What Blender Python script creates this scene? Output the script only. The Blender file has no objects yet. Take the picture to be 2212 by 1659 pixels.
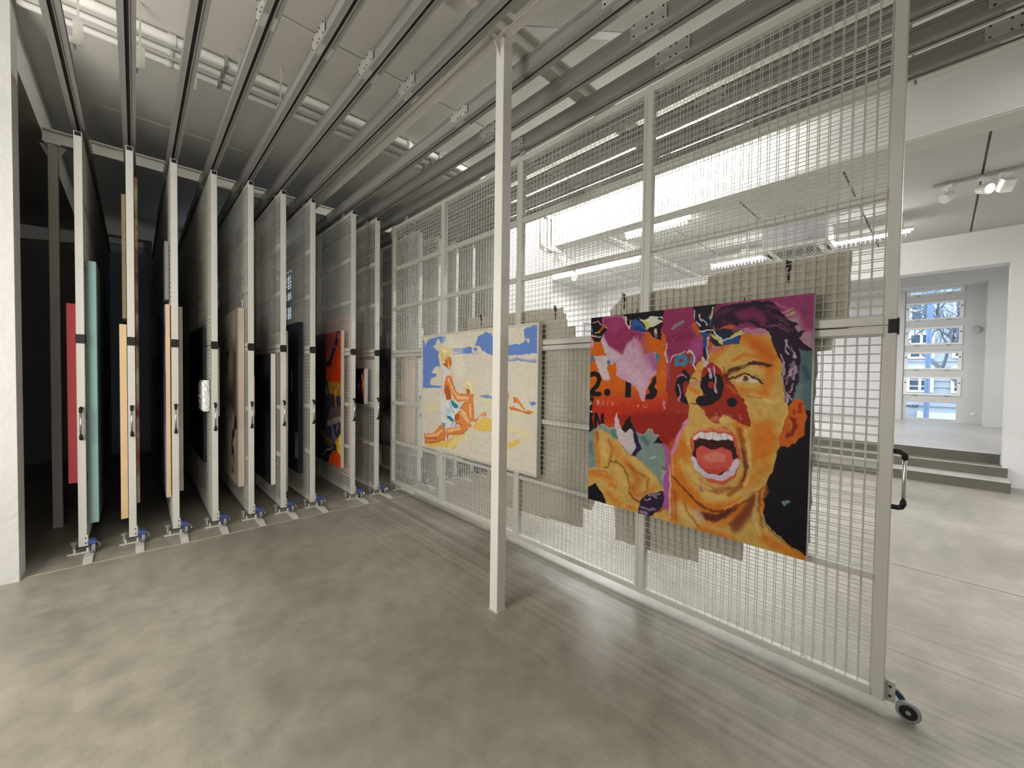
import bpy, math, random
import numpy as np
from mathutils import Matrix, Vector
S = bpy.context.scene
COL = S.collection
random.seed(7)

# ------------------------------------------------------------------ camera
YAW, PITCH, ROLL, FPX = 0.7535624193, -0.0245998220, 0.0136165979, 868.746
f = Vector((math.sin(YAW)*math.cos(PITCH), math.cos(YAW)*math.cos(PITCH), math.sin(PITCH)))
r = Vector((math.cos(YAW), -math.sin(YAW), 0)); u = r.cross(f)
rr = r*math.cos(ROLL)+u*math.sin(ROLL); uu = -r*math.sin(ROLL)+u*math.cos(ROLL)
cd = bpy.data.cameras.new('camera'); cam = bpy.data.objects.new('camera', cd); COL.objects.link(cam)
cd.sensor_fit = 'HORIZONTAL'; cd.sensor_width = 36; cd.lens = FPX/2212*36; cd.clip_start = .05; cd.clip_end = 200
m = Matrix((rr, uu, -f)).transposed().to_4x4(); m.translation = Vector((0, 0, 1.5)); cam.matrix_world = m
S.camera = cam
# ------------------------------------------------------------------ world, large lights, exposure
w = bpy.data.worlds.new('sky'); S.world = w; w.use_nodes = True
bg = w.node_tree.nodes['Background']; bg.inputs[0].default_value = (.62, .80, 1, 1); bg.inputs[1].default_value = 5.0
S.view_settings.view_transform = 'Standard'; S.view_settings.look = 'None'
S.view_settings.gamma = 1; S.view_settings.use_curve_mapping = False
S.view_settings.exposure = 0.0
def area(name, loc, size, sy, watts, colr, rot=(0, 0, 0)):
    l = bpy.data.lights.new(name, 'AREA'); l.shape = 'RECTANGLE'; l.size = size; l.size_y = sy
    l.energy = watts; l.color = colr
    o = bpy.data.objects.new(name, l); o.location = loc; o.rotation_euler = rot; COL.objects.link(o); return o
WARM = (1, .955, .87); COOL = (.985, .985, 1)
# added fill over the right floor, then gallery and stage luminaires outside the frame
area('right_fill_light', (4.3, -1.9, 3.95), .3, 1.6, 45, COOL)
for x, y, p_ in ((6.2, -1.9, 120), (6.4, -3.2, 30), (5.9, 5.3, 130), (7.3, 4.8, 100)):
    area('gallery_lamp_light', (x, y, 3.5), .3, 1.6, p_, COOL)
area('stage_lamp_light', (12, 3.5, 3.9), 1.5, 3, 225, COOL)
area('stage_lamp_light', (12, -1.8, 3.9), .6, .8, 50, COOL)
# added unseen area light at left, tilted to brighten post, pier and racks
area('left_fill_light', (-1.75, 2.0, 1.75), 1.5, 2.3, 130, (1, .965, .90), (math.radians(90), 0, math.radians(-90+44)))
# uplight added unseen to brighten the ceiling behind the viewer
area('ceiling_fill_light', (-.2, -.6, 3.15), 1.4, .8, 84, (1, .97, .92), (math.radians(180), 0, 0))
# bare fluorescent battens of the room around and behind the camera (above the frame)
BATTENS = ((-1.9, -.3, 3.93, 28), (1.2, -2.2, 3.93, 12), (-.75, 1.1, 3.97, 38))

# ------------------------------------------------------------------ helpers
def mesh_obj(name, V, F, mat, parent=None, smooth=False):
    me = bpy.data.meshes.new(name); me.from_pydata(V, [], F); me.update()
    if mat: me.materials.append(mat)
    if smooth: me.polygons.foreach_set('use_smooth', [True]*len(me.polygons))
    o = bpy.data.objects.new(name, me); COL.objects.link(o)
    if parent: o.parent = parent
    return o
class MB:
    def __init__(s): s.V = []; s.F = []
    def box(s, x0, x1, y0, y1, z0, z1):
        b = len(s.V)
        s.V += [(x0,y0,z0),(x1,y0,z0),(x1,y1,z0),(x0,y1,z0),(x0,y0,z1),(x1,y0,z1),(x1,y1,z1),(x0,y1,z1)]
        s.F += [tuple(b+i for i in q) for q in ((0,3,2,1),(4,5,6,7),(0,1,5,4),(1,2,6,5),(2,3,7,6),(3,0,4,7))]; return s
    def bbox(s, x0, x1, y0, y1, z0, z1, c=.004):
        """box with chamfered edges along its longest axis"""
        d = (x1-x0, y1-y0, z1-z0); ax = d.index(max(d)); a, b = [i for i in range(3) if i != ax]
        lo = (x0, y0, z0); hi = (x1, y1, z1)
        P = [(lo[a]+c, lo[b]), (hi[a]-c, lo[b]), (hi[a], lo[b]+c), (hi[a], hi[b]-c), (hi[a]-c, hi[b]), (lo[a]+c, hi[b]), (lo[a], hi[b]-c), (lo[a], lo[b]+c)]
        if ax == 1: P = P[::-1]
        n0 = len(s.V)
        for t in (lo[ax], hi[ax]):
            for p, q in P:
                v = [0, 0, 0]; v[ax] = t; v[a] = p; v[b] = q; s.V.append(tuple(v))
        for i in range(8): j = (i+1) % 8; s.F.append((n0+i, n0+j, n0+8+j, n0+8+i))
        s.F.append(tuple(n0+i for i in range(7, -1, -1))); s.F.append(tuple(n0+8+i for i in range(8))); return s
    def prism(s, pts, lo, hi, ax):
        """polygon pts in the two other axes, extruded along ax"""
        o = [i for i in range(3) if i != ax]; n0 = len(s.V); n = len(pts)
        A = sum(pts[i][0]*pts[(i+1) % n][1]-pts[(i+1) % n][0]*pts[i][1] for i in range(n))
        if (A < 0) != (ax == 1): pts = pts[::-1]
        for t in (lo, hi):
            for p in pts:
                v = [0, 0, 0]; v[ax] = t; v[o[0]] = p[0]; v[o[1]] = p[1]; s.V.append(tuple(v))
        for i in range(n): j = (i+1) % n; s.F.append((n0+i, n0+j, n0+n+j, n0+n+i))
        s.F.append(tuple(n0+i for i in range(n-1, -1, -1))); s.F.append(tuple(n0+n+i for i in range(n))); return s
    def tube(s, pts, rad, n=10, caps=True):
        pts = [Vector(p) for p in pts]; n0 = len(s.V); R = rad if isinstance(rad, (list, tuple)) else [rad]*len(pts)
        for k, p in enumerate(pts):
            d = (pts[min(k+1, len(pts)-1)]-pts[max(k-1, 0)]).normalized()
            a = Vector((0, 0, 1)) if abs(d.z) < .9 else Vector((1, 0, 0))
            e1 = d.cross(a).normalized(); e2 = d.cross(e1)
            for i in range(n):
                t = 2*math.pi*i/n; s.V.append(tuple(p+(e1*math.cos(t)+e2*math.sin(t))*R[k]))
        for k in range(len(pts)-1):
            for i in range(n):
                j = (i+1) % n; a = n0+k*n; s.F.append((a+i, a+j, a+n+j, a+n+i))
        if caps:
            s.F.append(tuple(n0+i for i in range(n-1, -1, -1))); e = n0+(len(pts)-1)*n; s.F.append(tuple(e+i for i in range(n)))
        return s
    def lathe(s, c, prof, ax=0, n=20):
        """prof: (offset along axis, radius)"""
        n0 = len(s.V); o = [i for i in range(3) if i != ax]
        for t, rd in prof:
            for i in range(n):
                a = 2*math.pi*i/n; v = list(c); v[ax] += t; v[o[0]] += rd*math.cos(a); v[o[1]] += rd*math.sin(a); s.V.append(tuple(v))
        for k in range(len(prof)-1):
            for i in range(n):
                j = (i+1) % n; a = n0+k*n; s.F.append((a+i, a+j, a+n+j, a+n+i))
        s.F.append(tuple(n0+i for i in range(n-1, -1, -1))); e = n0+(len(prof)-1)*n; s.F.append(tuple(e+i for i in range(n)))
        return s
    def obj(s, name, mat, parent=None, smooth=False):
        return mesh_obj(name, s.V, s.F, mat, parent, smooth)
def tag(o, label=None, cat=None, group=None, kind=None):
    if label: o['label'] = label
    if cat: o['category'] = cat
    if group: o['group'] = group
    if kind: o['kind'] = kind
    return o
def empty(name, loc=(0, 0, 0)):
    o = bpy.data.objects.new(name, None); o.location = loc; o.empty_display_size = .1; COL.objects.link(o); return o
def thing(name, label, cat, loc=(0, 0, 0), group=None): return tag(empty(name, loc), label, cat, group)
def struct(name, mb, mat): return tag(mb.obj(name, mat), kind='structure')
def copy_tree(o, parent=None):
    c = o.copy(); COL.objects.link(c)
    if parent: c.parent = parent
    for ch in list(o.children): copy_tree(ch, c)
    return c

# ------------------------------------------------------------------ materials
def mat(name, col, rough=.5, metal=0., noise=0., nscale=6., bump=0., bscale=60., spec=.5, col2=None, coat=0., detail=4):
    m = bpy.data.materials.new(name); m.use_nodes = True; nt = m.node_tree; b = nt.nodes['Principled BSDF']
    b.inputs['Base Color'].default_value = (*col, 1); b.inputs['Roughness'].default_value = rough; b.inputs['Metallic'].default_value = metal
    b.inputs['Specular IOR Level'].default_value = spec; b.inputs['Coat Weight'].default_value = coat
    tc = nt.nodes.new('ShaderNodeTexCoord')
    if noise or col2:
        n = nt.nodes.new('ShaderNodeTexNoise'); n.inputs['Scale'].default_value = nscale; n.inputs['Detail'].default_value = detail
        nt.links.new(tc.outputs['Object'], n.inputs['Vector'])
        c2 = col2 or tuple(c*(1-noise) for c in col)
        rp = nt.nodes.new('ShaderNodeValToRGB'); rp.color_ramp.elements[0].position = .35; rp.color_ramp.elements[1].position = .68
        rp.color_ramp.elements[0].color = (*c2, 1); rp.color_ramp.elements[1].color = (*col, 1)
        nt.links.new(n.outputs['Fac'], rp.inputs[0]); nt.links.new(rp.outputs[0], b.inputs['Base Color'])
    if bump:
        n2 = nt.nodes.new('ShaderNodeTexNoise'); n2.inputs['Scale'].default_value = bscale; n2.inputs['Detail'].default_value = 3
        nt.links.new(tc.outputs['Object'], n2.inputs['Vector'])
        bp = nt.nodes.new('ShaderNodeBump'); bp.inputs['Strength'].default_value = bump; bp.inputs['Distance'].default_value = .01
        nt.links.new(n2.outputs['Fac'], bp.inputs['Height']); nt.links.new(bp.outputs[0], b.inputs['Normal'])
    return m
def emis(name, col, strength):
    m = bpy.data.materials.new(name); m.use_nodes = True; b = m.node_tree.nodes['Principled BSDF']
    b.inputs['Base Color'].default_value = (*col, 1); b.inputs['Emission Color'].default_value = (*col, 1); b.inputs['Emission Strength'].default_value = strength
    return m
M = {}
M['wall'] = mat('white_plaster', (.61, .607, .595), .8, noise=.04, nscale=1.5, bump=.25, bscale=40)
M['brickwall'] = mat('rough_white_plaster', (.50, .495, .48), .85, noise=.05, nscale=3, bump=.8, bscale=22)
M['ceil'] = mat('painted_concrete_ceiling', (.74, .715, .665), .85, noise=.07, nscale=1.2, bump=.15, bscale=30)
M['gceil'] = mat('gallery_ceiling', (.47, .46, .44), .85, noise=.05, nscale=1.2)
M['beam'] = mat('grey_painted_beam', (.50, .49, .45), .7, noise=.06, nscale=2)
M['frame'] = mat('cream_powder_coat', (.485, .475, .435), .42)
M['steel'] = mat('light_grey_painted_steel', (.66, .645, .59), .45, noise=.04, nscale=5)
M['alu'] = mat('aluminium_track', (.27, .265, .25), .38, metal=.3, noise=.08, nscale=3)
M['plate'] = mat('galvanised_plate', (.40, .39, .365), .45, metal=.35)
M['dark'] = mat('dark_slot', (.02, .018, .015), .6)
M['black'] = mat('black_plastic', (.012, .011, .010), .5, spec=.25)
M['chrome'] = mat('brushed_steel', (.62, .61, .60), .25, metal=1)
M['blue'] = mat('blue_caster_housing', (.035, .07, .22), .4)
M['petrol'] = mat('petrol_caster_arm', (.006, .03, .055), .4)
M['rubber'] = mat('grey_rubber', (.20, .20, .22), .6)
M['pipe'] = mat('white_painted_pipe', (.84, .83, .80), .35, noise=.05, nscale=9)
M['card'] = mat('grey_cardboard', (.46, .425, .34), .9, noise=.18, nscale=5, bump=.4, bscale=30)
M['wood'] = mat('raw_pine', (.66, .47, .27), .65, noise=.12, nscale=14)
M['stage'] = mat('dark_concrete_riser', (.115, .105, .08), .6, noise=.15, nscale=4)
# floor: polished concrete with patchy warm grey
def floor_mat(name, ca, cb, rough):
    m = mat(name, ca, rough, col2=cb, nscale=.9, detail=9, bump=.05, bscale=25)
    nt = m.node_tree; b = nt.nodes['Principled BSDF']; tc = [n for n in nt.nodes if n.type == 'TEX_COORD'][0]
    lk = b.inputs['Base Color'].links[0].from_socket
    n = nt.nodes.new('ShaderNodeTexNoise'); n.inputs['Scale'].default_value = 7; n.inputs['Detail'].default_value = 10; n.inputs['Roughness'].default_value = .65
    nt.links.new(tc.outputs['Object'], n.inputs['Vector'])
    n3 = nt.nodes.new('ShaderNodeTexNoise'); n3.inputs['Scale'].default_value = 90; n3.inputs['Detail'].default_value = 4
    nt.links.new(tc.outputs['Object'], n3.inputs['Vector'])
    ad = nt.nodes.new('ShaderNodeMath'); ad.operation = 'MULTIPLY_ADD'; ad.inputs[1].default_value = .25
    nt.links.new(n3.outputs['Fac'], ad.inputs[0]); nt.links.new(n.outputs['Fac'], ad.inputs[2])
    mr = nt.nodes.new('ShaderNodeMapRange'); mr.inputs[1].default_value = .3; mr.inputs[2].default_value = .95; mr.inputs[3].default_value = .66; mr.inputs[4].default_value = 1.26
    nt.links.new(ad.outputs[0], mr.inputs[0])
    # lighter and darker streaks running along the racks' travel
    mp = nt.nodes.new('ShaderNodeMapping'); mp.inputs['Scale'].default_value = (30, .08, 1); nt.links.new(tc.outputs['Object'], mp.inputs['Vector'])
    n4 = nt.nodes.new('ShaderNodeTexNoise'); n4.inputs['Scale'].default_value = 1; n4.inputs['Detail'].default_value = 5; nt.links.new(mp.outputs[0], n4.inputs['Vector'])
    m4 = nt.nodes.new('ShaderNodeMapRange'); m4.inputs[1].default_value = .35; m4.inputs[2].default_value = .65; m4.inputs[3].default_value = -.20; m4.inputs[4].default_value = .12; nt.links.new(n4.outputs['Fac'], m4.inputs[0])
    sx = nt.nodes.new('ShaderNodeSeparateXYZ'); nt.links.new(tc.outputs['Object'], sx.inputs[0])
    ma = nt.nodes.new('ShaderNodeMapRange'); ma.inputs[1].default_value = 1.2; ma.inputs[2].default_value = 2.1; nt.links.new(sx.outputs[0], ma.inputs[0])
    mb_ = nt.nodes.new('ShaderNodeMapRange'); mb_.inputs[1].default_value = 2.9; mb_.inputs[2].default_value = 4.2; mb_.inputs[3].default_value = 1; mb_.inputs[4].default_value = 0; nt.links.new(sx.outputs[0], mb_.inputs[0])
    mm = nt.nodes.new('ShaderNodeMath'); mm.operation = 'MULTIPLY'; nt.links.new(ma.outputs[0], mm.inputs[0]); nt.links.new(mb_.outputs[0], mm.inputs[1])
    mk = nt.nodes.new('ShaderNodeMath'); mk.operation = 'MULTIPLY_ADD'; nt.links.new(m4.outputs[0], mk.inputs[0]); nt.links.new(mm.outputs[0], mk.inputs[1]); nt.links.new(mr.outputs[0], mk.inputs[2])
    mx = nt.nodes.new('ShaderNodeVectorMath'); mx.operation = 'SCALE'
    nt.links.new(lk, mx.inputs[0]); nt.links.new(mk.outputs[0], mx.inputs['Scale']); nt.links.new(mx.outputs[0], b.inputs['Base Color'])
    mr2 = nt.nodes.new('ShaderNodeMapRange'); mr2.inputs[3].default_value = rough-.1; mr2.inputs[4].default_value = rough+.12
    nt.links.new(n.outputs['Fac'], mr2.inputs[0]); nt.links.new(mr2.outputs[0], b.inputs['Roughness'])
    return m
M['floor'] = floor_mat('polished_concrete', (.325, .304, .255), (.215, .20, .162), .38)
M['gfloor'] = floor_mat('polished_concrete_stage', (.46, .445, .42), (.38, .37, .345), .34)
M['joint'] = mat('pale_joint_filler', (.42, .38, .30), .6)
gl = bpy.data.materials.new('window_glass'); gl.use_nodes = True; nt = gl.node_tree
tr = nt.nodes.new('ShaderNodeBsdfTransparent'); gs = nt.nodes.new('ShaderNodeBsdfGlossy'); gs.inputs['Roughness'].default_value = .02
mxs = nt.nodes.new('ShaderNodeMixShader'); mxs.inputs[0].default_value = .06
nt.links.new(tr.outputs[0], mxs.inputs[1]); nt.links.new(gs.outputs[0], mxs.inputs[2]); nt.links.new(mxs.outputs[0], nt.nodes['Material Output'].inputs[0])
M['glass'] = gl

# ------------------------------------------------------------------ room shell
CZ = 4.07
fl = MB()
fl.box(-4, 9.0, -4, 10.2, -.25, -.02)
fl.box(-4, 4.488, -4, 4.440, -.02, 0); fl.box(-4, 4.488, 4.448, 10.2, -.02, 0)
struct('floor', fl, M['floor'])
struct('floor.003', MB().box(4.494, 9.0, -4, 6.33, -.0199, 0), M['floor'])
struct('trim_1', MB().box(-4, 4.488, 4.428, 4.439, 0, .0015), M['joint'])
struct('trim_2', MB().box(4.496, 4.503, -4, 10.2, 0, .0015), M['joint'])
# ceiling over the racks, in precast panels with open joints
ce = struct('ceiling', MB().box(-4, 4.98, -4, 10.2, CZ+.03, CZ+.2), M['ceil'])
ys = [-4, -2.2, .22, 3.33, 5.68, 8.0, 10.2]
for a, b in zip(ys[:-1], ys[1:]):
    MB().bbox(-4, 4.98, a+.008, b-.008, CZ, CZ+.03, .004).obj('ceiling_panel', M['ceil'], ce)
GZ = 3.675
gc = struct('ceiling.001', MB().box(5.24, 9.0, -4, 6.35, GZ+.02, GZ+.2), M['stage'])
ys = [-4, -3.2, -2.2, -1.22, -.24, .76, 1.77, 2.77, 3.78, 4.78, 5.78, 6.35]
for a, b in zip(ys[:-1], ys[1:]):
    MB().bbox(5.24, 8.98, a+.009, b-.009, GZ, GZ+.02, .003).obj('ceiling_panel', M['gceil'], gc)
tag(struct('trim_3', MB().box(4.98, 5.24, -4, 6.33, 3.60, 4.3), M['wall']))
struct('trim_4', MB().box(4.985, 5.235, -4, 6.33, 3.585, 3.599), M['beam'])
# walls
struct('wall_left', MB().box(-4, -.60, 4.38, 4.60, 0, CZ), M['brickwall'])
struct('trim_5', MB().box(-.90, -.62, 4.60, 9.62, 3.71, CZ), M['ceil'])
struct('wall_left.001', MB().box(-2.5, -2.3, -4, 4.38, 0, CZ), M['wall'])
struct('wall_left.002', MB().box(-3.2, -3.0, 4.60, 9.62, 0, CZ), M['wall'])
struct('wall_camera_side', MB().box(-4.2, 9.2, -4.2, -4, 0, CZ), M['wall'])
struct('wall_right_pier', MB().box(4.0, 4.98, 4.38, 6.33, 0, CZ), M['wall'])
struct('wall_right_storage', MB().box(4.0, 4.2, 6.33, 9.62, 0, CZ), M['wall'])
bw = MB()
wins = [(1.05, 1.75), (1.95, 2.65)]
bw.box(-3.2, -.36, 9.62, 9.9, 0, CZ); bw.box(-.36, .24, 9.62, 9.9, 3.76, CZ)
bw.box(.24, 1.05, 9.62, 9.9, 0, CZ); bw.box(2.65, 4.2, 9.62, 9.9, 0, CZ); bw.box(1.75, 1.95, 9.62, 9.9, 0, CZ)
for a, b in wins: bw.box(a, b, 9.62, 9.9, 0, 2.55); bw.box(a, b, 9.62, 9.9, 3.75, CZ)
struct('wall_back', bw, M['wall'])
for k, (a, b) in enumerate(wins):
    wf = MB()
    wf.box(a, a+.05, 9.70, 9.76, 2.55, 3.75); wf.box(b-.05, b, 9.70, 9.76, 2.55, 3.75); wf.box(a+.05, b-.05, 9.70, 9.76, 2.55, 2.60); wf.box(a+.05, b-.05, 9.70, 9.76, 3.70, 3.75)
    wf.box(a+.05, b-.05, 9.70, 9.76, 3.22, 3.27); wf.box((a+b)/2-.02, (a+b)/2+.02, 9.70, 9.76, 2.60, 3.22)
    wo = struct('window_%d' % (k+2), wf, M['frame']); MB().box(a+.05, b-.05, 9.725, 9.735, 2.60, 3.70).obj('window_pane', M['glass'], wo)
# niche in the storage bay; translucent panel added to glow like blue-lit wall
fd = bpy.data.materials.new('blue_glow_panel'); fd.use_nodes = True; nt = fd.node_tree
tl = nt.nodes.new('ShaderNodeBsdfTranslucent'); tl.inputs[0].default_value = (.085, .085, .082, 1)
df = nt.nodes.new('ShaderNodeBsdfDiffuse'); df.inputs[0].default_value = (.35, .42, .5, 1)
ms = nt.nodes.new('ShaderNodeMixShader'); ms.inputs[0].default_value = .5
nt.links.new(tl.outputs[0], ms.inputs[1]); nt.links.new(df.outputs[0], ms.inputs[2]); nt.links.new(ms.outputs[0], nt.nodes['Material Output'].inputs[0])
d = struct('niche_1', MB().box(-.36, .24, 9.70, 9.80, -.01, .035).box(-.36, -.33, 9.80, 9.88, .03, 3.66).box(.21, .24, 9.80, 9.88, .03, 3.66).box(-.36, .24, 9.80, 9.88, 3.66, 3.76), M['frame'])
MB().box(-.33, .21, 9.83, 9.85, -.01, 3.66).obj('glow_panel', fd, d)
# gallery: end wall, opening wall towards the raised stage
struct('wall_gallery_end', MB().box(4.98, 15.6, 6.33, 6.5, 0, 4.4), M['wall'])
struct('wall_right', MB().box(8.98, 9.22, -4, -.632, 0, 4.4), M['wall']); struct('wall_right.001', MB().box(8.98, 9.22, -.632, 5.2, 3.17, 4.4), M['wall']); struct('wall_right.002', MB().box(8.98, 9.22, 5.2, 6.33, 0, 4.4), M['wall'])
SZ = .405
st = thing('stage_steps', 'grey concrete steps rising to the raised floor before the banded window', 'steps', (8.47, 1.5, 0))
def loc(o, t):  # keep world position when parented to an offset empty
    o.location = (-t.location[0], -t.location[1], -t.location[2]); return o
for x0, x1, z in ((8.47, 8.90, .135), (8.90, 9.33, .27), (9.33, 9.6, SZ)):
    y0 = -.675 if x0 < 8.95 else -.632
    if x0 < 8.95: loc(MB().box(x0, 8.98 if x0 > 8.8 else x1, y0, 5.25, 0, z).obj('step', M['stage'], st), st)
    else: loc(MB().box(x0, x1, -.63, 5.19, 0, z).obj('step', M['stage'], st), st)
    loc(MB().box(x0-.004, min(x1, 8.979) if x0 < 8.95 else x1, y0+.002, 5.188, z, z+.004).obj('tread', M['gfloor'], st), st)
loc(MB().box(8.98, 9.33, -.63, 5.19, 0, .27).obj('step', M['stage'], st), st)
struct('floor.001', MB().box(9.6, 15.6, -3.0, 6.33, 0, SZ), M['gfloor'])
struct('ceiling.002', MB().box(9.0, 15.9, -3.0, 6.35, 4.4, 4.6), M['wall'])
struct('wall_stage_side', MB().box(9.22, 15.9, -3.2, -3.0, 0, 4.4), M['wall'])
sw = MB(); sw.box(14.7, 15.9, -3.0, -.72, SZ, 4.4); sw.box(14.7, 15.35, -.72, 6.33, 3.885, 4.4)
sw.box(15.30, 15.45, .72, 6.33, SZ, 3.885); sw.box(15.35, 15.45, -.72, -.37, SZ, 3.885)
struct('wall_stage_back', sw, M['wall'])
# banded window: tall panel with six openings
PAN = [(.48, .90), (1.137, 1.53), (1.81, 2.193), (2.462, 2.845), (3.12, 3.51), (3.785, 3.855)]
wp = MB(); z = SZ
for a, b in PAN: wp.box(15.35, 15.42, -.285, .632, z, a); z = b
wp.box(15.35, 15.42, -.285, .632, z, 3.885); wp.box(15.35, 15.42, -.37, -.285, SZ, 3.885); wp.box(15.35, 15.42, .632, .72, SZ, 3.885)
W1 = struct('window_1', wp, M['wall'])
for k, (a, b) in enumerate(PAN):
    fr = MB(); c, d_ = a-.045, b+.045
    if k: fr.box(15.325, 15.35, -.35, .70, c, a).box(15.325, 15.35, -.35, .70, b, min(d_, 3.885)).box(15.325, 15.35, -.35, -.285, a, b).box(15.325, 15.35, .632, .70, a, b).obj('window_frame', M['pipe'], W1)
    MB().box(15.38, 15.39, -.285, .632, a, b).obj('window_pane', M['glass'], W1)
    if k:
        for y in (-.10, .47): MB().box(15.31, 15.325, y-.04, y+.04, c-.012, c+.002).obj('hinge', M['rubber'], W1)
        if k < 5:
            for y in (-.32, .667): MB().lathe((15.32, y, (a+b)/2+.09), [(-.012, .012), (.005, .02)], 0, 8).obj('latch', M['rubber'], W1)
tag(MB().box(15.338, 15.349, -.61, -.53, .61, .69).box(15.33, 15.338, -.60, -.54, .625, .675).obj('wall_socket', M['pipe']), 'small white wall socket low beside the banded window', 'socket')
tag(MB().lathe((15.33, -.585, 2.77), [(-.03, .05), (0, .09), (.019, .10)], 0, 20).obj('wall_vent', M['beam']), 'round grey vent on the wall right of the banded window', 'vent')
# small barred window far in the gallery
w4 = struct('window_4', MB().box(8.44, 8.86, 6.30, 6.33, 2.40, 2.85), M['rubber'])
for i in range(3):
    for j in range(2): MB().box(8.47+i*.125, 8.575+i*.125, 6.285, 6.299, 2.43+j*.205, 2.615+j*.205).obj('window_pane', M['gceil'], w4)

# ------------------------------------------------------------------ outside, seen through the banded window
M['facade'] = mat('pale_rendered_facade', (.40, .41, .43), .8, noise=.14, nscale=2)
M['pane'] = mat('dark_window_pane', (.05, .07, .10), .15)
M['bark'] = mat('dark_bark', (.13, .14, .17), .9)
struct('floor.002', MB().box(15.9, 60, -25, 30, -1.5, -1.16), M['stage'])
bd = thing('apartment_building', 'pale apartment building with white barred windows across the street', 'building', (30, 0, -1.16))
loc(MB().box(30, 34, -14, 16, -1.16, 12).obj('facade', M['facade'], bd), bd)
for k in range(9): loc(MB().box(29.93, 30, -14, 16, -.2+k*.33, -.12+k*.33).obj('ledge', M['facade'], bd), bd)
for iy in range(-4, 6):
    for iz in range(0, 4):
        y = .75+iy*1.6; z = .95+iz*1.75
        fw = MB(); fw.box(29.88, 30, y-.5, y-.38, z-.1, z+1.25).box(29.88, 30, y+.38, y+.5, z-.1, z+1.25).box(29.88, 30, y-.38, y+.38, z+1.13, z+1.25).box(29.88, 30, y-.38, y+.38, z-.1, z)
        fw.box(29.92, 29.97, y-.05, y+.05, z, z+1.13).box(29.92, 29.97, y-.38, y-.05, z+.62, z+.72).box(29.92, 29.97, y+.05, y+.38, z+.62, z+.72)
        wn = loc(fw.obj('window', M['pipe'], bd), bd)
        MB().box(29.975, 29.995, y-.38, y+.38, z, z+1.13).obj('pane', M['pane'], wn)
# lettering on the facade
def letters(txt, x, ys, z, h, t, mt, parent):
    G = {'H': [((0,0),(0,1)),((.7,0),(.7,1)),((0,.5),(.7,.5))], 'F': [((0,0),(0,1)),((0,1),(.65,1)),((0,.52),(.5,.52))]}
    y = ys
    for ch in txt:
        mb = MB()
        if ch == 'O': mb.tube([(x, y-h*.42+h*.42*math.cos(a), z+h*.5+h*.46*math.sin(a)) for a in [i*math.pi/8 for i in range(17)]], t, 6)
        else:
            for a, b in G[ch]: mb.tube([(x, y-a[0]*h, z+a[1]*h), (x, y-b[0]*h, z+b[1]*h)], t, 6)
        loc(mb.obj('letter', mt, parent), parent); y -= h*1.25
letters('HOF', 29.9, 1.19, .03, .14, .014, M['dark'], bd)
def car(y0, x0, c, label):
    t = thing('car', label, 'car', (x0, y0, -1.16)); t.rotation_euler = (0, 0, math.radians(90))
    side = [(-1.9,.25),(-1.9,.6),(-1.2,.75),(-.75,1.15),(-.2,1.28),(.5,1.26),(1.1,.85),(1.8,.72),(1.95,.5),(1.95,.25)]
    MB().prism([(p[0], p[1]) for p in side], -.8, .8, 0).obj('body', c, t)
    MB().prism([(-1.1,.78),(-.7,1.1),(-.2,1.22),(.45,1.2),(.95,.86)], -.815, .815, 0).obj('window', M['pane'], t)
    for yy in (-1.2, 1.2):
        for xx in (-.78, .72): MB().lathe((xx, yy, .3), [(-.06, .28), (-.06, .3), (.06, .3), (.06, .28)], 0, 16).obj('wheel', M['dark'], t)
M['carpaint'] = mat('silver_car_paint', (.42, .46, .50), .25, metal=.4)
car(-.13, 25.5, M['carpaint'], 'silver car parked in the street, under the right end of the lowest pane')
car(1.15, 26.5, M['rubber'], 'dark grey car parked in the street, by the lettering on the facade')
tag(MB().tube([(21, .335, -1.16), (21, .335, 6.5)], .075, 10).obj('lamp_post', mat('blue_grey_metal', (.12, .18, .30), .4)), 'blue grey lamp post standing in the street outside the banded window', 'post')
# bare tree
def branch(mb, p, d, L, rad, depth):
    q = p+d*L; mid = p+d*L*.5+Vector((random.uniform(-.06, .06), random.uniform(-.06, .06), 0))*L
    mb.tube([p, mid, q], [rad, rad*.85, rad*.68], 5 if depth > 2 else 7)
    if depth >= 6: return
    for k in range(3 if depth else 4):
        a = Vector((random.uniform(-1, 1), random.uniform(-1, 1), random.uniform(-.25, .9)))
        branch(mb, q if k else mid, (d*.6+a*.75).normalized(), L*random.uniform(.6, .8), rad*.6, depth+1)
tr_ = MB(); branch(tr_, Vector((23.5, -.9, -1.16)), Vector((0, .16, 1)).normalized(), 2.6, .17, 0)
tag(tr_.obj('bare_tree', M['bark']), 'bare dark street tree with spreading branches outside the banded window', 'tree')

# ------------------------------------------------------------------ ceiling steelwork and services
def ibeam(mb, lo, hi, ax, c, z0, z1, wd, t=.012):
    for a, b, zz0, zz1 in ((c-wd/2, c+wd/2, z0, z0+t), (c-wd/2, c+wd/2, z1-t, z1), (c-.006, c+.006, z0+t, z1-t)):
        if ax == 0: mb.box(lo, hi, a, b, zz0, zz1)
        else: mb.box(a, b, lo, hi, zz0, zz1)
    return mb
tag(ibeam(MB(), -.60, 3.98, 0, 5.66, 3.56, 3.68, .09).obj('steel_beam', M['steel']), 'white steel beam across the tracks above the rear of the racks', 'beam')
tag(ibeam(MB(), -2.25, 3.85, 0, 1.90, 3.56, 3.68, .09).obj('steel_beam', M['steel']), 'grey steel cross beam carried by the top of the central post', 'beam')
tag(ibeam(MB(), -2.25, 3.85, 0, -1.9, 3.56, 3.68, .09).obj('steel_beam', M['steel']), 'grey steel cross beam over the tracks behind the viewer', 'beam')
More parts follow.
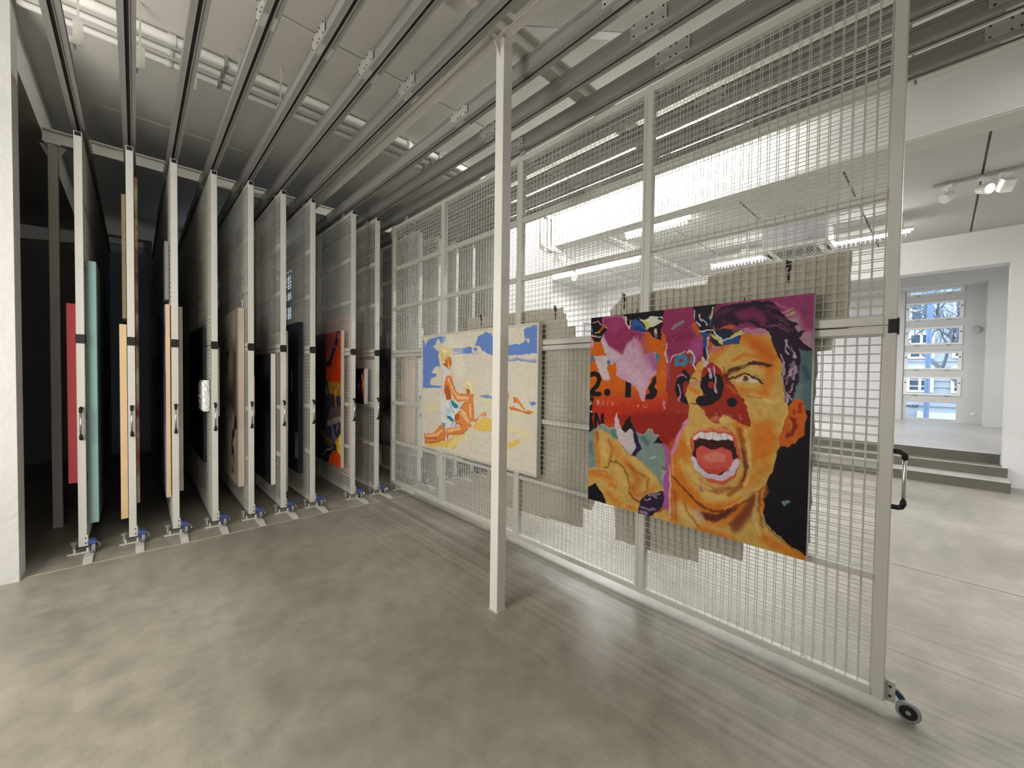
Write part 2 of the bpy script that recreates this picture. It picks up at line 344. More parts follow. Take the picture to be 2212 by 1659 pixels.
tag(ibeam(MB(), -3.5, 1.84, 1, 1.66, 3.69, 3.80, .09).box(1.63, 1.69, -3.5, 5.6, 3.555, 3.559).obj('steel_beam', M['steel']), 'long steel beam running along the gap between the tracks above the post', 'beam')
tag(ibeam(MB(), 1.96, 5.60, 1, 1.66, 3.57, 3.68, .085).obj('steel_beam', M['steel']), 'long pale steel beam from the central post back to the rear beam', 'beam')
def post(x, y, w_, h, label):
    t = thing('steel_post', label, 'post', (x, y, 0))
    MB().bbox(-w_/2, w_/2, -w_/2, w_/2, 0, h, .003).obj('shaft', M['steel'], t)
    MB().box(-w_*.8, w_*.8, -w_*.8, w_*.8, h, h+.012).obj('head_plate', M['steel'], t)
    for s_ in (-1, 1):
        MB().prism([(s_*w_/2, h), (s_*w_*1.3, h), (s_*w_/2, h-.12)], -.004, .004, 1).obj('gusset', M['steel'], t)
        MB().lathe((s_*w_*.62, -w_*.62, h-.012), [(0, .008), (.012, .008)], 2, 6).obj('bolt', M['plate'], t)
    MB().box(-w_*.62, w_*.62, -w_*.62, w_*.62, 0, .004).obj('foot_joint', M['joint'], t)
    return t
post(1.677, 1.897, .072, 3.545, 'square white steel post standing free in front of the beach painting')
post(-.535, 5.66, .065, 3.547, 'square grey steel post at the left, half hidden in the dark storage bay')
post(3.9, 5.66, .06, 3.547, 'square steel post in the storage bay behind the meshes, at the right pier')
# conduits on the ceiling
for y, z, rd, lb in ((4.45, 4.035, .022, 'thin white conduit under the ceiling, rearmost of the three pipes'), (4.29, 4.035, .020, 'thin white conduit under the ceiling, middle of the three pipes'), (4.10, 4.02, .034, 'thick white pipe under the ceiling, frontmost of the three pipes')):
    t = thing('ceiling_pipe', lb, 'pipe', (0, y, z), group='pipes across the ceiling')
    xe = {4.45: 4.66, 4.29: 4.82, 4.10: 4.94}[y]; L = [-.58, xe-.06]; p_ = [(L[0], 0, 0), (L[1], 0, 0), (xe, 0, -.06), (xe, 0, -.5)]
    yy = 4.33-y
    p_ = [(L[0], 0, 0), (3.7, 0, 0), (3.9, yy, 0), (xe-.05, yy, 0), (xe, yy, -.05), (xe, yy, 3.56-z), (xe+.03, yy, 3.52-z), (xe+.25, yy, 3.5-z), (xe+.5, yy+.2, 3.5-z)]
    MB().tube(p_, rd, 12).obj('tube', M['pipe'], t, True)
    for x in (.2, 1.1, 2.2, 3.3): MB().tube([(x, 0, 0), (x+.05, 0, 0)], rd*1.22, 12).obj('sleeve', M['pipe'], t, True)
    for x in (.55, 2.6): MB().box(x, x+.025, -rd*1.3, rd*1.3, -rd*1.25, CZ-z).obj('clip', M['plate'], t)
# ------------------------------------------------------------------ overhead tracks
RX = [-.3176+.2962*i for i in range(7)]
RX[0:7] = [-.3176, -.0203, .2676, .5578, .8545, 1.1451, 1.4354]
RX += [1.8828, 2.1769, 2.4736, 2.768, 3.065, 3.355, 3.65]
def make_track():
    t = empty('overhead_track')
    mb = MB(); Y0, Y1 = -3.4, 9.55
    mb.box(-.030, -.024, Y0, Y1, 3.448, 3.552); mb.box(.024, .030, Y0, Y1, 3.448, 3.552); mb.box(-.032, .032, Y0, Y1, 3.546, 3.552)
    for s_ in (-1, 1):
        a, b = sorted((s_*.040, s_*.010)); mb.box(a, b, Y0, Y1, 3.436, 3.4478)
        a, b = sorted((s_*.040, s_*.036)); mb.box(a, b, Y0, Y1, 3.448, 3.463)
        a, b = sorted((s_*.034, s_*.030)); mb.box(a, b, Y0, Y1, 3.528, 3.536)
        a, b = sorted((s_*.014, s_*.010)); mb.box(a, b, Y0, Y1, 3.431, 3.436)
    mb.obj('channel', M['alu'], t)
    MB().box(-.0235, .0235, Y0, Y1, 3.4485, 3.545).obj('inner_slot', M['dark'], t)
    for y in (-1.76, -.34, 1.08, 2.50, 3.92+1.4, 6.74):
        for s_ in (-1, 1):
            a, b = sorted((s_*.040, s_*.0345)); 
            pl = MB().bbox(a, b, y, y+.22, 3.464, 3.552, .002).obj('splice_plate', M['plate'], t)
            bo = MB()
            for yy in (.02, .085, .12, .20):
                for zz in (3.477, 3.540): bo.lathe((s_*.0402, y+yy, zz), [(-.003, .006), (.003, .006)] , 0, 6)
            tag(bo.obj('bolt', M['dark'], pl), kind='stuff')
        for s_ in (-1, 1):
            a, b = sorted((s_*.036, s_*.014)); MB().box(a, b, y+.05, y+.16, 3.4325, 3.4358).obj('joint_cover', M['plate'], t)
    for y in (-1.9, 1.90, 5.66):
        MB().box(-.035, .035, y-.03, y+.03, 3.5525, 3.5595).obj('hanger_clamp', M['plate'], t)
    return t
names = ['leftmost', 'second from left', 'third from left', 'fourth from left', 'fifth from left', 'sixth from left', 'seventh from left', 'eighth from left', 'ninth from left', 'tenth from left', 'fourth from right', 'third from right', 'second from right', 'rightmost']
tr0 = make_track()
for i, x in enumerate(RX):
    o = tr0 if i == 0 else copy_tree(tr0)
    o.location = (x, 0, 0)
    tag(o, 'grey aluminium ceiling track, %s of the fourteen parallel tracks' % names[i], 'track', 'parallel ceiling tracks')
for i in range(5):
    x = RX[i]+.04
    tag(MB().box(x, x+.048, 3.895, 3.90, 3.6, 3.755).box(x, x+.012, 3.9, 3.96, 3.60, 3.62).box(x-.03, x, 3.893, 3.899, 3.6, 3.64).box(x-.028, x-.02, 3.893, 3.899, 3.5535, 3.60).box(x+.018, x+.030, 3.897, 3.905, 3.755, 4.069).obj('hanger_plate', M['frame']), 'small white hanger plate on the right of the ceiling track %s' % names[i], 'bracket', 'hanger plates on the tracks')
# diagonal braces
for a, b, lb in (((1.70, 1.90, 3.55), (1.95, 2.75, 4.06), 'flat diagonal brace rising behind the central post'), ((1.75, 1.95, 3.70), (2.9, 1.55, 4.06), 'flat diagonal brace right of the central post head')):
    a, b = Vector(a), Vector(b); d_ = (b-a).normalized(); n_ = d_.cross(Vector((0, 0, 1))).normalized()*.035; k_ = n_.cross(d_).normalized()*.004
    V = [tuple(p+s1*n_+s2*k_) for p in (a, b) for s1, s2 in ((-1, -1), (1, -1), (1, 1), (-1, 1))]
    tag(mesh_obj('diagonal_brace', V, [(0,1,2,3),(7,6,5,4),(0,4,5,1),(1,5,6,2),(2,6,7,3),(3,7,4,0)], M['beam']), lb, 'brace')
# ------------------------------------------------------------------ luminaires
TUBE = emis('fluorescent_tube', (1, .985, .96), 110)
TUBE2 = emis('fluorescent_tube_bright', (1, .985, .95), 340)
def louvre_light(x, y0, y1, z, label, tube=None, drop=0):
    t = thing('strip_light', label, 'lamp', (x, (y0+y1)/2, z), group='strip lights of the gallery'); h = (y1-y0)/2
    MB().bbox(-.05, .05, -h, h, .045, .075, .006).obj('housing', M['pipe'], t)
    MB().tube([(0, -h+.03, .02), (0, h-.03, .02)], .013, 8).obj('tube', tube or TUBE, t, True)
    lv = MB(); n = int((y1-y0)/.05)
    for i in range(n):
        y = -h+(i+.5)*2*h/n; lv.prism([(-.055, .0), (.055, .0), (.03, -.045), (-.03, -.045)], y-.003, y+.003, 1)
    tag(lv.obj('louvre', M['pipe'], t), kind='stuff')
    for y in (-h+.1, h-.1): MB().box(-.01, .01, y-.01, y+.01, .075, .075+drop).obj('hanger', M['pipe'], t)
louvre_light(7.50, .30, 1.52, 3.44, 'lit louvred strip light at the gallery ceiling, right of the air conditioner', drop=.16)
louvre_light(7.50, 1.66, 2.86, 3.44, 'lit louvred strip light at the gallery ceiling, left of the air conditioner', drop=.16)
louvre_light(5.38, 2.31, 3.29, 3.58, 'lit louvred strip light tucked behind the long ceiling beam', drop=.02)
louvre_light(6.50, 3.65, 5.70, 3.56, 'lit strip light far down the gallery ceiling', drop=.04)
bl = thing('batten_light', 'bare fluorescent batten above the tracks lighting the beam face', 'lamp', (4.45, 2.85, 3.98))
MB().bbox(-.03, .03, -1.45, 1.45, .03, .088, .006).obj('housing', M['pipe'], bl)
MB().tube([(0, -1.4, 0), (0, 1.4, 0)], .013, 8).obj('tube', TUBE2, bl, True)
for k, (x, y, z, p_) in enumerate(BATTENS):
    t = thing('batten_light', 'bare fluorescent batten on the ceiling %s' % ('left of the viewer', 'behind the viewer', 'over the viewer, left of the tracks')[k], 'lamp', (x, y, z))
    MB().bbox(-.03, .03, -.75, .75, .03, .06, .006).box(-.01, .01, -.5, -.48, .06, CZ-z).box(-.01, .01, .48, .5, .06, CZ-z).obj('housing', M['pipe'], t)
    MB().tube([(0, -.72, 0), (0, .72, 0)], .018, 8).obj('tube', emis('warm_tube', WARM, p_*1.55), t, True)
# track with spotlights
tk = thing('lighting_track', 'thin white lighting track on the gallery ceiling at the right', 'track', (6.55, -.5, 3.64)); MB().bbox(-.017, .017, -1.2, .62, 0, .034, .003).obj('rail', M['gceil'], tk)
def spot(x, y, z, rx, rz, label, lit=False, box=False):
    t = thing('spotlight', label, 'spotlight', (x, y, z)); t.rotation_euler = (0, 0, rz)
    MB().box(-.02, .02, -.05, .05, -.03, 0).obj('adapter', M['pipe'], t)
    MB().tube([(0, 0, -.03), (0, 0, -.075)], .012, 8).obj('stem', M['pipe'], t)
    hd = MB()
    if box: hd.bbox(-.06, .06, -.05, .05, -.06, .06, .012)
    else: hd.lathe((0, 0, 0), [(-.06, .035), (-.05, .045), (.05, .052), (.055, .052)], 0, 18)
    ho = hd.obj('head', M['pipe'], t, False); ho.location = (0, 0, -.12); ho.rotation_euler = (0, rx, 0)
    fc = MB().lathe((0, 0, 0), [(.0552, .045), (.057, .045)], 0, 18).obj('lens', emis('spot_face', (1, .97, .88), 9) if lit else M['pipe'], ho)
spot(6.55, .0, 3.64, .55, 2.4, 'unlit white cylindrical spotlight, left of three on the gallery track')
spot(6.55, -.26, 3.64, .35, 3.9, 'glowing white spotlight, middle of three on the gallery track', True)
spot(6.55, -.40, 3.64, .9, .5, 'boxy cream spotlight, right of three on the gallery track', box=True)
spot(6.50, 5.12, 3.60, .9, 3.2, 'small white spotlight far back, under the strip light by the right pier')
tag(MB().tube([(5.25, 3.56, 3.64), (8.97, 3.56, 3.64)], .014, 8).box(5.8, 5.83, 3.53, 3.59, 3.62, 3.674).box(7.6, 7.63, 3.53, 3.59, 3.62, 3.674).obj('ceiling_conduit', M['pipe']), 'thin white conduit running across the gallery ceiling', 'pipe')
# air conditioner cassette
ac = thing('air_conditioner', 'white ceiling cassette air conditioner with a dark square intake grille', 'air conditioner', (7.03, 1.475, 3.33))
MB().bbox(-.37, .37, -.415, .415, 0, .03, .01).obj('panel', M['pipe'], ac)
MB().box(-.33, .30, -.37, .37, .03, .344).box(-.37, -.33, -.2, -.1, .06, .12).obj('body', mat('galvanised_unit_body', (.62, .64, .68), .4, noise=.1), ac)
g = MB(); 
for i in range(16): y = -.25+i*.5/15; g.box(-.22, .22, y-.006, y+.006, -.006, -.001)
for i in range(5): x = -.22+i*.11; g.box(x-.004, x+.004, -.256, .256, -.009, -.006)
gr = MB().box(-.23, .23, -.26, .26, -.0009, -.0001).obj('intake_grille', M['dark'], ac); tag(g.obj('grille_bars', M['beam'], gr), kind='stuff')
for a in ((-.33, -.29, -.26, .26), (.29, .33, -.26, .26), (-.2, .2, -.37, -.33), (-.2, .2, .33, .37)): MB().box(a[0], a[1], a[2], a[3], -.004, -.0005).obj('air_flap', M['dark'], ac)
MB().tube([(-.2, .42, .10), (-.2, .60, .10), (-.2, .62, .34)], .02, 8).obj('hose', M['pipe'], ac)
MB().box(-.25, -.14, .57, .68, .06, .12).obj('drain_pump', M['pipe'], ac)

# ---- flat print: painted shapes of the pictures. Each row: red, green, blue, stroke width (0 = filled outline), softness, opacity, then x, y pairs in millimetres on the canvas
BIG_OPS = [
 [205,98,20,0,2,1,-59,-65,674,-72,688,506,-46,536],
 [196,74,26,0,90,1,-46,536,577,510,579,599,-44,641],
 [186,50,26,0,80,1,-44,615,773,544,776,690,-41,772],
 [150,34,26,0,70,1,227,684,774,585,781,878,353,887],
 [158,48,28,0,8,1,574,267,806,274,815,624,580,643],
 [24,21,27,0,2,1,-33,-36,98,-34,100,68,-31,69],
 [145,48,92,0,2,1,93,-34,256,-32,259,71,95,68],
 [24,21,27,0,2,1,242,-33,552,-27,553,36,244,40],
 [145,48,92,0,2,1,540,-67,737,-63,742,104,544,88],
 [24,21,27,0,2,1,721,-44,857,-47,860,53,723,40],
 [110,45,85,0,2,1,838,-50,913,-50,917,99,846,93],
 [198,158,180,0,3,1,96,7,243,6,271,18,311,104,385,119,432,136,407,158,402,195,417,271,450,262,494,270,500,319,506,374,497,401,473,425,445,472,430,514,434,580,411,572,385,535,373,502,341,475,298,452,253,428,213,409,223,364,199,314,186,344,165,329,136,329,129,313,136,364,155,384,162,435,150,455,121,451,96,426,77,385,73,359,31,271,134,273,122,252,103,211,80,138,98,109,136,91,112,64,99,48],
 [145,48,92,0,30,1,100,10,243,8,289,68,343,111,427,138,400,190,345,163,292,199,260,266,198,235,150,203,114,151,104,109,136,91,102,48],
 [165,70,125,0,60,0.7,117,29,232,20,267,81,189,115],
 [160,75,125,45,70,0.6,412,167,397,195,450,290,481,337],
 [170,90,140,30,30,0.9,475,281,496,360],
 [190,130,160,11,10,0.8,339,163,341,221],
 [190,130,160,9,10,0.8,365,146,367,222],
 [214,178,196,60,60,0.7,273,335,350,407,404,478],
 [200,185,190,0,10,1,31,276,134,276,159,299,136,364,158,394,156,450,120,448,83,395],
 [200,180,190,0,20,0.9,84,149,108,150,145,213,227,260,250,300,194,314,146,283,116,242],
 [24,21,27,0,3,1,-3,-2,96,7,100,63,139,89,101,124,81,174,29,172,2,124,6,72],
 [205,185,195,10,4,1,6,124,46,129,80,141],
 [205,140,150,8,4,1,13,36,56,26,94,63,136,86],
 [200,90,30,14,4,1,58,101,106,74],
 [215,190,70,8,4,1,37,107,76,100],
 [70,95,140,11,4,1,6,72,15,103],
 [195,150,175,0,3,1,3,144,29,172,32,193,4,228],
 [24,21,27,0,3,1,243,6,548,2,544,66,534,138,531,185,502,172,472,157,436,131,416,130,385,123,343,111,311,104,289,68,271,18],
 [52,88,152,0,3,1,352,38,389,53,410,92,436,127,385,123,343,109,322,100,331,48],
 [28,50,110,0,20,0.7,343,87,385,90,426,124,385,123,343,109],
 [212,212,195,0,3,1,375,30,409,48,434,43,469,32,508,38,541,39,547,67,519,78,495,94,456,105,431,122,421,102,404,59],
 [205,200,80,0,15,1,407,59,445,67,456,100,431,117],
 [24,21,27,12,4,1,513,50,537,61],
 [25,20,28,0,4,1,441,113,495,99,510,136,472,157],
 [215,175,140,17,4,1,495,117,501,136],
 [130,110,150,14,4,1,496,145,501,163],
 [222,205,170,11,4,1,274,19,288,59,311,104],
 [205,170,170,10,4,1,318,47,314,94],
 [145,48,92,0,3,1,545,-1,728,2,728,82,723,142,765,170,791,235,785,297,745,360,740,322,739,284,717,253,696,274,679,269,617,280,594,307,592,382,597,436,586,517,576,517,578,382,561,274,559,180,539,129,542,75],
 [168,72,130,0,40,0.9,736,151,782,192,789,276,753,322,712,236],
 [120,25,65,40,60,0.6,591,177,715,167],
 [170,80,130,14,15,0.9,578,293,588,427],
 [165,85,125,7,8,0.7,627,170,601,204],
 [132,132,137,17,2,1,599,119,670,82],
 [225,205,210,7,4,1,595,315,608,287,639,274,679,268],
 [220,200,205,11,4,1,696,269,706,253,726,262,739,288,746,314,732,333,745,365],
 [205,185,185,9,4,1,567,212,563,275,574,320],
 [64,128,165,0,3,1,626,281,677,278,697,295,697,330,681,348,626,349],
 [156,42,28,23,3,1,658,316,659,317],
 [64,128,165,0,3,1,720,281,743,288,727,305,740,322,732,339,712,322],
 [64,128,165,0,3,1,494,273,514,271,525,292,519,312,495,312],
 [64,128,165,0,3,1,495,319,519,318,505,338],
 [64,128,165,0,3,1,4,267,32,264,20,322,6,327],
 [64,128,165,0,3,1,136,308,172,309,168,332,136,331],
 [24,21,27,35,2,-1,-1,411,34,400,68,411,79,441,64,483,30,515,2,543],
 [24,21,27,34,2,-1,2,549,82,545],
 [24,21,27,51,2,-1,146,530,147,531],
 [24,21,27,0,2,-1,289,450,331,463,330,558,286,557],
 [24,21,27,0,2,-1,502,410,483,424,476,452,450,486,455,504,463,522,436,535,437,563,481,561,510,536,515,506,494,479,507,452],
 [205,80,25,22,3,1,445,507,450,510],
 [24,21,27,0,2,-1,638,417,664,391,703,391,738,425,756,480,749,540,708,576,677,570,645,541,626,493],
 [156,42,28,0,2,-1,679,447,696,437,713,455,719,494,707,533,689,534,675,500],
 [24,21,27,23,2,-1,681,382,717,421],
 [185,110,165,12,4,1,647,413,673,395,695,421],
 [195,125,175,10,4,1,648,466,660,514,659,558],
 [225,180,160,7,2,-0.9,77,605,64,605,63,594,72,589,80,596,77,614,67,622],
 [225,180,160,6,2,-0.9,93,616,94,616],
 [220,150,130,5,2,-0.8,107,605,115,594,124,604,118,619,109,615,107,605],
 [220,150,130,5,2,-0.8,148,594,154,597,152,615,141,618],
 [220,160,140,5,2,-0.8,184,590,184,615,198,614,200,604,186,602],
 [210,120,90,5,3,-0.7,226,610,237,602],
 [200,95,60,4,3,-0.6,301,602,312,611,301,622],
 [200,95,60,4,3,-0.6,344,605,355,618],
 [220,130,100,20,4,-0.7,384,608,384,608],
 [220,130,100,6,3,-0.8,420,597,422,614,433,618,444,610,443,593],
 [200,120,165,0,3,1,549,559,568,567,573,594,570,626,554,591],
 [24,21,27,0,3,1,-19,579,38,576,27,676,37,806,-13,844],
 [220,210,205,6,4,1,7,599,7,620,26,608],
 [220,210,205,7,4,1,8,675,24,671],
 [180,48,26,0,2,1,33,681,40,680,41,811,32,817],
 [24,21,27,0,2,-1,40,680,66,678,97,753,99,681,123,678,125,766,89,780,67,725,68,798,42,811],
 [128,148,142,0,3,1,-14,838,43,808,83,780,109,755,164,777,210,767,306,806,375,783,427,791,471,753,491,765,502,787,533,785,512,827,498,843,565,827,585,863,600,928,601,973,576,1082,577,1136,-8,1108],
 [205,190,190,4,2,1,43,808,83,780,109,755,164,777,210,767],
 [195,170,170,4,2,1,375,783,427,791,471,753,491,765,502,787,533,785],
 [75,100,120,35,40,0.8,427,819,453,844],
 [90,110,125,33,40,0.8,14,904,22,976],
 [70,125,115,19,10,0.9,193,789,229,845],
 [190,205,180,5,2,1,481,943,519,918],
 [60,90,95,14,10,1,566,984,569,986],
 [24,21,27,0,3,1,261,776,319,685,365,765,337,775,321,770,289,798],
 [203,188,193,0,3,1,225,668,245,714,249,758,272,780,289,798,327,769,343,772,382,878,341,942,240,853,210,767,209,717],
 [45,30,70,0,3,1,340,765,364,758,416,887,371,949,341,944,381,883],
 [24,21,27,0,3,1,533,797,560,828,498,843],
 [205,165,88,0,3,1,44,837,74,802,110,795,152,809,240,858,330,939,405,960,452,1004,517,1048,572,1124,573,1183,472,1216,424,1314,296,1328,146,1326,108,1237,64,1200,-5,1222,-8,1098,74,1067,52,940],
 [210,118,32,28,40,0.85,59,835,65,938,89,1049],
 [150,90,40,28,30,0.8,68,824,75,864],
 [175,110,45,20,25,0.9,165,863,199,919,180,1003],
 [110,60,25,9,14,0.8,134,1062,158,1057,186,1007,238,1003,284,1035,318,1087,336,1166],
 [210,118,32,38,60,0.6,207,908,254,961,310,1000],
 [190,105,38,44,70,0.8,321,1008,354,1041,398,1095,367,1150],
 [140,75,30,15,25,0.6,332,1006,376,1047,448,1062],
 [150,80,30,11,16,0.8,471,1066,460,1139,436,1178],
 [210,118,32,30,40,0.6,471,1151,509,1115],
 [120,60,25,14,20,0.9,336,1191,369,1227,406,1237],
 [195,105,40,30,50,0.8,346,1140,369,1198,421,1186],
 [210,118,32,38,50,0.85,12,1126,93,1116,189,1128],
 [170,110,50,11,14,0.7,6,1117,99,1089,159,1093],
 [210,118,32,22,30,0.9,184,1169,225,1171],
 [210,118,32,38,50,0.8,162,1230,215,1268,262,1292],
 [210,118,32,25,30,0.8,328,1290,371,1289],
 [225,190,115,28,40,0.6,124,858,138,979],
 [222,188,112,33,50,0.6,233,1044,291,1102,303,1149],
 [222,188,112,28,40,0.6,363,972,457,1022,518,1080],
 [24,21,27,0,3,1,-8,1221,64,1192,114,1236,158,1310,-6,1321],
 [48,34,58,0,3,1,411,1231,461,1174,520,1154,572,1131,582,1167,570,1229,542,1264,475,1319,392,1317,412,1260],
 [170,145,170,10,8,1,471,1179,521,1186],
 [170,145,170,9,8,1,501,1172,544,1158],
 [150,130,165,13,14,1,422,1267,473,1273,522,1255],
 [160,140,170,15,14,1,418,1296,464,1299],
 [180,150,170,8,6,1,447,1208,482,1205],
 [182,92,160,31,14,1,570,842,595,906,594,974],
 [200,165,190,18,30,0.8,569,1011,571,1083],
 [178,88,158,28,8,1,594,974,585,1089,586,1225],
 [150,62,108,0,2,1,828,-51,1343,-17,1352,341,1130,339],
 [176,138,158,0,50,0.95,1187,113,1253,84,1278,183,1310,185,1309,289,1251,269],
 [190,160,165,15,14,0.8,1163,84,1224,72],
 [205,185,120,8,6,0.8,1194,100,1228,86],
 [100,95,120,6,5,0.8,1213,84,1231,77],
 [150,60,105,0,40,0.8,1230,46,1309,21,1312,142,1263,164],
 [84,110,112,0,10,1,1236,269,1350,273,1358,580,1207,592],
 [50,75,85,21,20,0.8,1275,358,1291,410],
 [120,140,138,32,30,0.7,1256,446,1250,535],
 [22,18,26,0,2,1,1137,635,1214,574,1309,567,1358,563,1378,1351,1089,1306,1076,831],
 [205,165,88,0,3,1,845,244,909,168,999,144,1125,163,1159,229,1181,330,1189,485,1221,537,1215,601,1180,695,1180,759,1170,825,1125,955,1118,994,1108,1100,1118,1173,1168,1224,1329,1325,1156,1378,453,1331,606,1228,609,894,672,733,713,654,711,568,689,527,728,419,757,335,817,295],
 [222,182,105,8,4,0.8,1187,485,1211,574,1179,704,1179,769,1166,835,1127,945,1118,1013,1110,1100,1123,1172,1176,1222,1300,1300],
 [210,118,32,76,50,0.95,1009,193,1095,245,1129,311,1122,357],
 [195,95,25,42,40,0.8,1053,234,1113,301],
 [188,118,160,42,30,0.9,920,203,999,154,1093,170],
 [186,110,150,40,25,0.9,845,265,902,227],
 [210,118,32,25,16,0.8,959,317,1011,289,1121,311],
 [210,118,32,42,30,0.7,827,315,911,237],
 [210,118,32,40,34,0.5,769,377,848,387,915,396],
 [210,118,32,48,34,0.7,1114,357,1132,413,1101,498],
 [210,118,32,34,26,0.75,963,474,1034,491,1109,497],
 [210,118,32,0,60,0.95,1055,652,1145,634,1155,689,1179,723,1165,780,1134,831,1061,872,1049,739],
 [210,118,32,57,26,0.8,990,668,1010,744],
 [210,118,32,51,50,0.6,1127,870,1079,935,1029,984],
 [210,118,32,121,60,0.9,664,853,645,987,681,1089,788,1171,888,1187,979,1133],
 [200,110,35,66,40,0.9,637,1121,641,1274],
 [210,118,32,52,40,0.6,694,730,674,808],
 [222,185,105,46,30,0.7,715,728,727,801],
 [205,165,88,44,30,0.9,677,927,722,1005,806,1072],
 [222,185,105,60,40,0.8,827,1104,932,1080,977,1044],
 [120,60,25,14,8,0.9,630,1023,691,1087,777,1153,858,1180,916,1169],
 [225,170,100,8,4,0.9,925,1157,1031,1066,1121,965],
 [130,65,30,10,8,0.7,934,1166,1040,1075,1125,978],
 [150,80,30,23,22,0.85,991,698,1016,802,1032,916,1003,1009,950,1065],
 [90,45,25,13,12,0.7,1007,803,1027,897,1016,977],
 [150,75,30,18,14,0.5,784,1014,865,1054,940,1033],
 [95,42,32,0,16,0.95,789,1202,888,1192,1006,1116,935,1199,870,1248,820,1246],
 [120,60,35,49,40,0.85,1082,1049,1033,1148,982,1241],
 [190,160,170,42,24,0.7,779,1205,790,1244],
 [205,110,35,50,40,0.8,791,1297,891,1319,966,1316],
 [210,118,32,26,16,0.7,1126,983,1100,1112],
 [210,118,32,51,40,0.8,1121,1258,1201,1279,1293,1312],
 [215,140,60,30,20,0.7,821,1257,936,1244],
 [225,195,130,88,60,0.6,684,1219,770,1250],
 [205,165,88,66,40,0.5,984,1310,1070,1254],
 [205,140,190,20,8,0.9,713,664,672,733,641,824,618,887],
 [175,88,155,36,8,0.95,585,853,594,963,589,1221],
 [215,190,190,9,3,0.9,603,962,614,1071,612,1282],
 [228,165,120,12,5,0.7,615,915,635,1022],
 [130,70,30,6,3,1,723,419,770,445,790,434],
 [130,70,30,5,3,1,722,568,753,576,773,565],
 [210,118,32,26,14,0.8,719,483,762,502],
 [190,130,150,22,10,0.7,729,461,770,450],
 [205,98,34,0,3,1,1217,542,1239,521,1263,517,1284,551,1289,621,1277,693,1248,741,1215,762,1179,761,1182,695,1211,610],
 [140,44,24,0,6,1,1226,604,1251,611,1253,642,1243,697,1221,713,1202,724,1200,702,1225,663],
 [150,50,25,15,8,0.9,1265,543,1260,579],
 [225,140,60,8,6,0.8,1224,681,1227,627],
 [140,44,24,8,4,0.9,1236,572,1243,589],
 [205,92,60,0,6,1,727,785,767,731,837,700,923,697,974,729,996,805,1003,872,979,955,926,1016,850,1021,773,964,735,885],
 [225,140,100,13,8,0.7,777,726,866,706,942,713],
 [58,24,30,0,3,1,746,783,799,771,961,755,988,845,981,891,930,975,824,996,772,922,742,874],
 [206,88,76,0,5,1,760,844,800,812,854,823,907,803,954,826,970,873,947,931,872,965,813,956,772,911],
 [218,135,118,0,22,0.8,811,858,879,832,926,845,918,886,842,904,796,886],
 [190,60,50,20,12,0.7,813,951,882,948,928,925],
 [226,220,222,0,3,1,741,783,749,761,783,739,857,725,923,727,956,743,959,760,924,757,877,769,814,774,778,766],
 [140,130,140,2,2,1,784,739,781,766],
 [140,130,140,2,2,1,816,734,817,772],
 [140,130,140,2,2,1,857,727,858,769],
 [140,130,140,2,2,1,895,726,898,762],
 [140,130,140,2,2,1,926,729,929,757],
 [214,196,215,32,5,1,749,904,783,960,839,984,920,974,961,934,984,875],
 [150,140,160,2,2,1,823,965,819,1002],
 [150,140,160,2,2,1,872,960,873,1001],
 [150,140,160,2,2,1,915,952,922,986],
 [150,140,160,2,2,1,782,930,771,959],
 [170,105,140,13,6,0.8,796,1006,798,1074],
 [156,42,28,0,3,1,784,377,803,330,837,326,867,356,920,406,967,474,1018,550,1028,588,1051,648,1043,682,1004,672,940,634,902,627,885,679,846,668,815,639,805,609,774,585,795,553,791,460],
 [24,21,27,60,2,-1,835,413,869,427,876,467,866,513,828,546,785,553],
 [24,21,27,44,2,-1,835,413,805,433,799,465,817,495,861,498],
 [156,42,28,34,2,-1,837,456,839,460],
 [24,21,27,51,2,-1,950,551,951,552],
 [205,160,190,10,3,1,843,346,859,417,866,498],
 [200,170,195,14,4,1,819,366,835,418],
 [210,185,195,17,4,1,792,304,813,325,798,346],
 [205,140,140,4,2,-0.8,861,622,871,617,877,627,864,642,880,641],
 [190,110,110,4,2,-0.7,911,621,921,620,921,635,912,636],
 [190,110,110,4,2,-0.7,939,622,950,621,951,638,940,639,939,622],
 [215,150,150,4,2,-0.9,993,617,994,639,1003,638],
 [190,90,90,4,2,-0.7,661,628,660,613,676,612],
 [190,90,90,4,2,-0.7,689,626,691,615,701,614],
 [70,35,26,18,6,1,911,404,942,381,987,357,1034,338,1081,338],
 [70,35,26,25,9,0.9,1055,336,1089,336,1126,353],
 [130,70,35,20,14,0.7,924,396,969,376],
 [214,196,172,0,3,1,957,435,997,411,1040,410,1075,433,1075,442,1015,436],
 [90,60,40,26,4,1,1017,422,1022,424],
 [225,215,200,6,2,1,1010,421,1011,421],
 [70,38,28,9,3,1,916,426,961,412,1005,395,1053,406,1096,446],
 [110,60,35,4,2,1,1057,406,1074,400],
 [110,60,35,4,2,1,1074,418,1099,427],
 [140,80,40,5,3,1,921,434,962,440],
 [120,65,35,5,3,1,925,431,988,403],
 [28,30,40,0,3,1,724,8,853,2,846,72,842,112,847,138,833,152,804,181,783,149,742,110,728,56],
 [32,42,58,0,3,1,842,143,890,139,937,152,986,149,1004,164,987,192,984,232,911,229,859,240,824,203,828,162],
 [45,78,135,27,4,1,778,154,804,181,800,232,811,274],
 [46,80,138,0,3,1,887,206,929,193,983,196,982,230,911,225],
 [45,78,135,16,4,1,826,60,827,121],
 [205,200,100,0,3,1,937,181,986,153,1000,164,978,187,938,194],
 [205,200,110,14,4,1,838,178,863,200,892,221],
 [210,195,130,12,4,1,839,21,831,81],
 [215,205,215,8,3,1,768,148,842,143,863,185,892,211,938,194,1000,173],
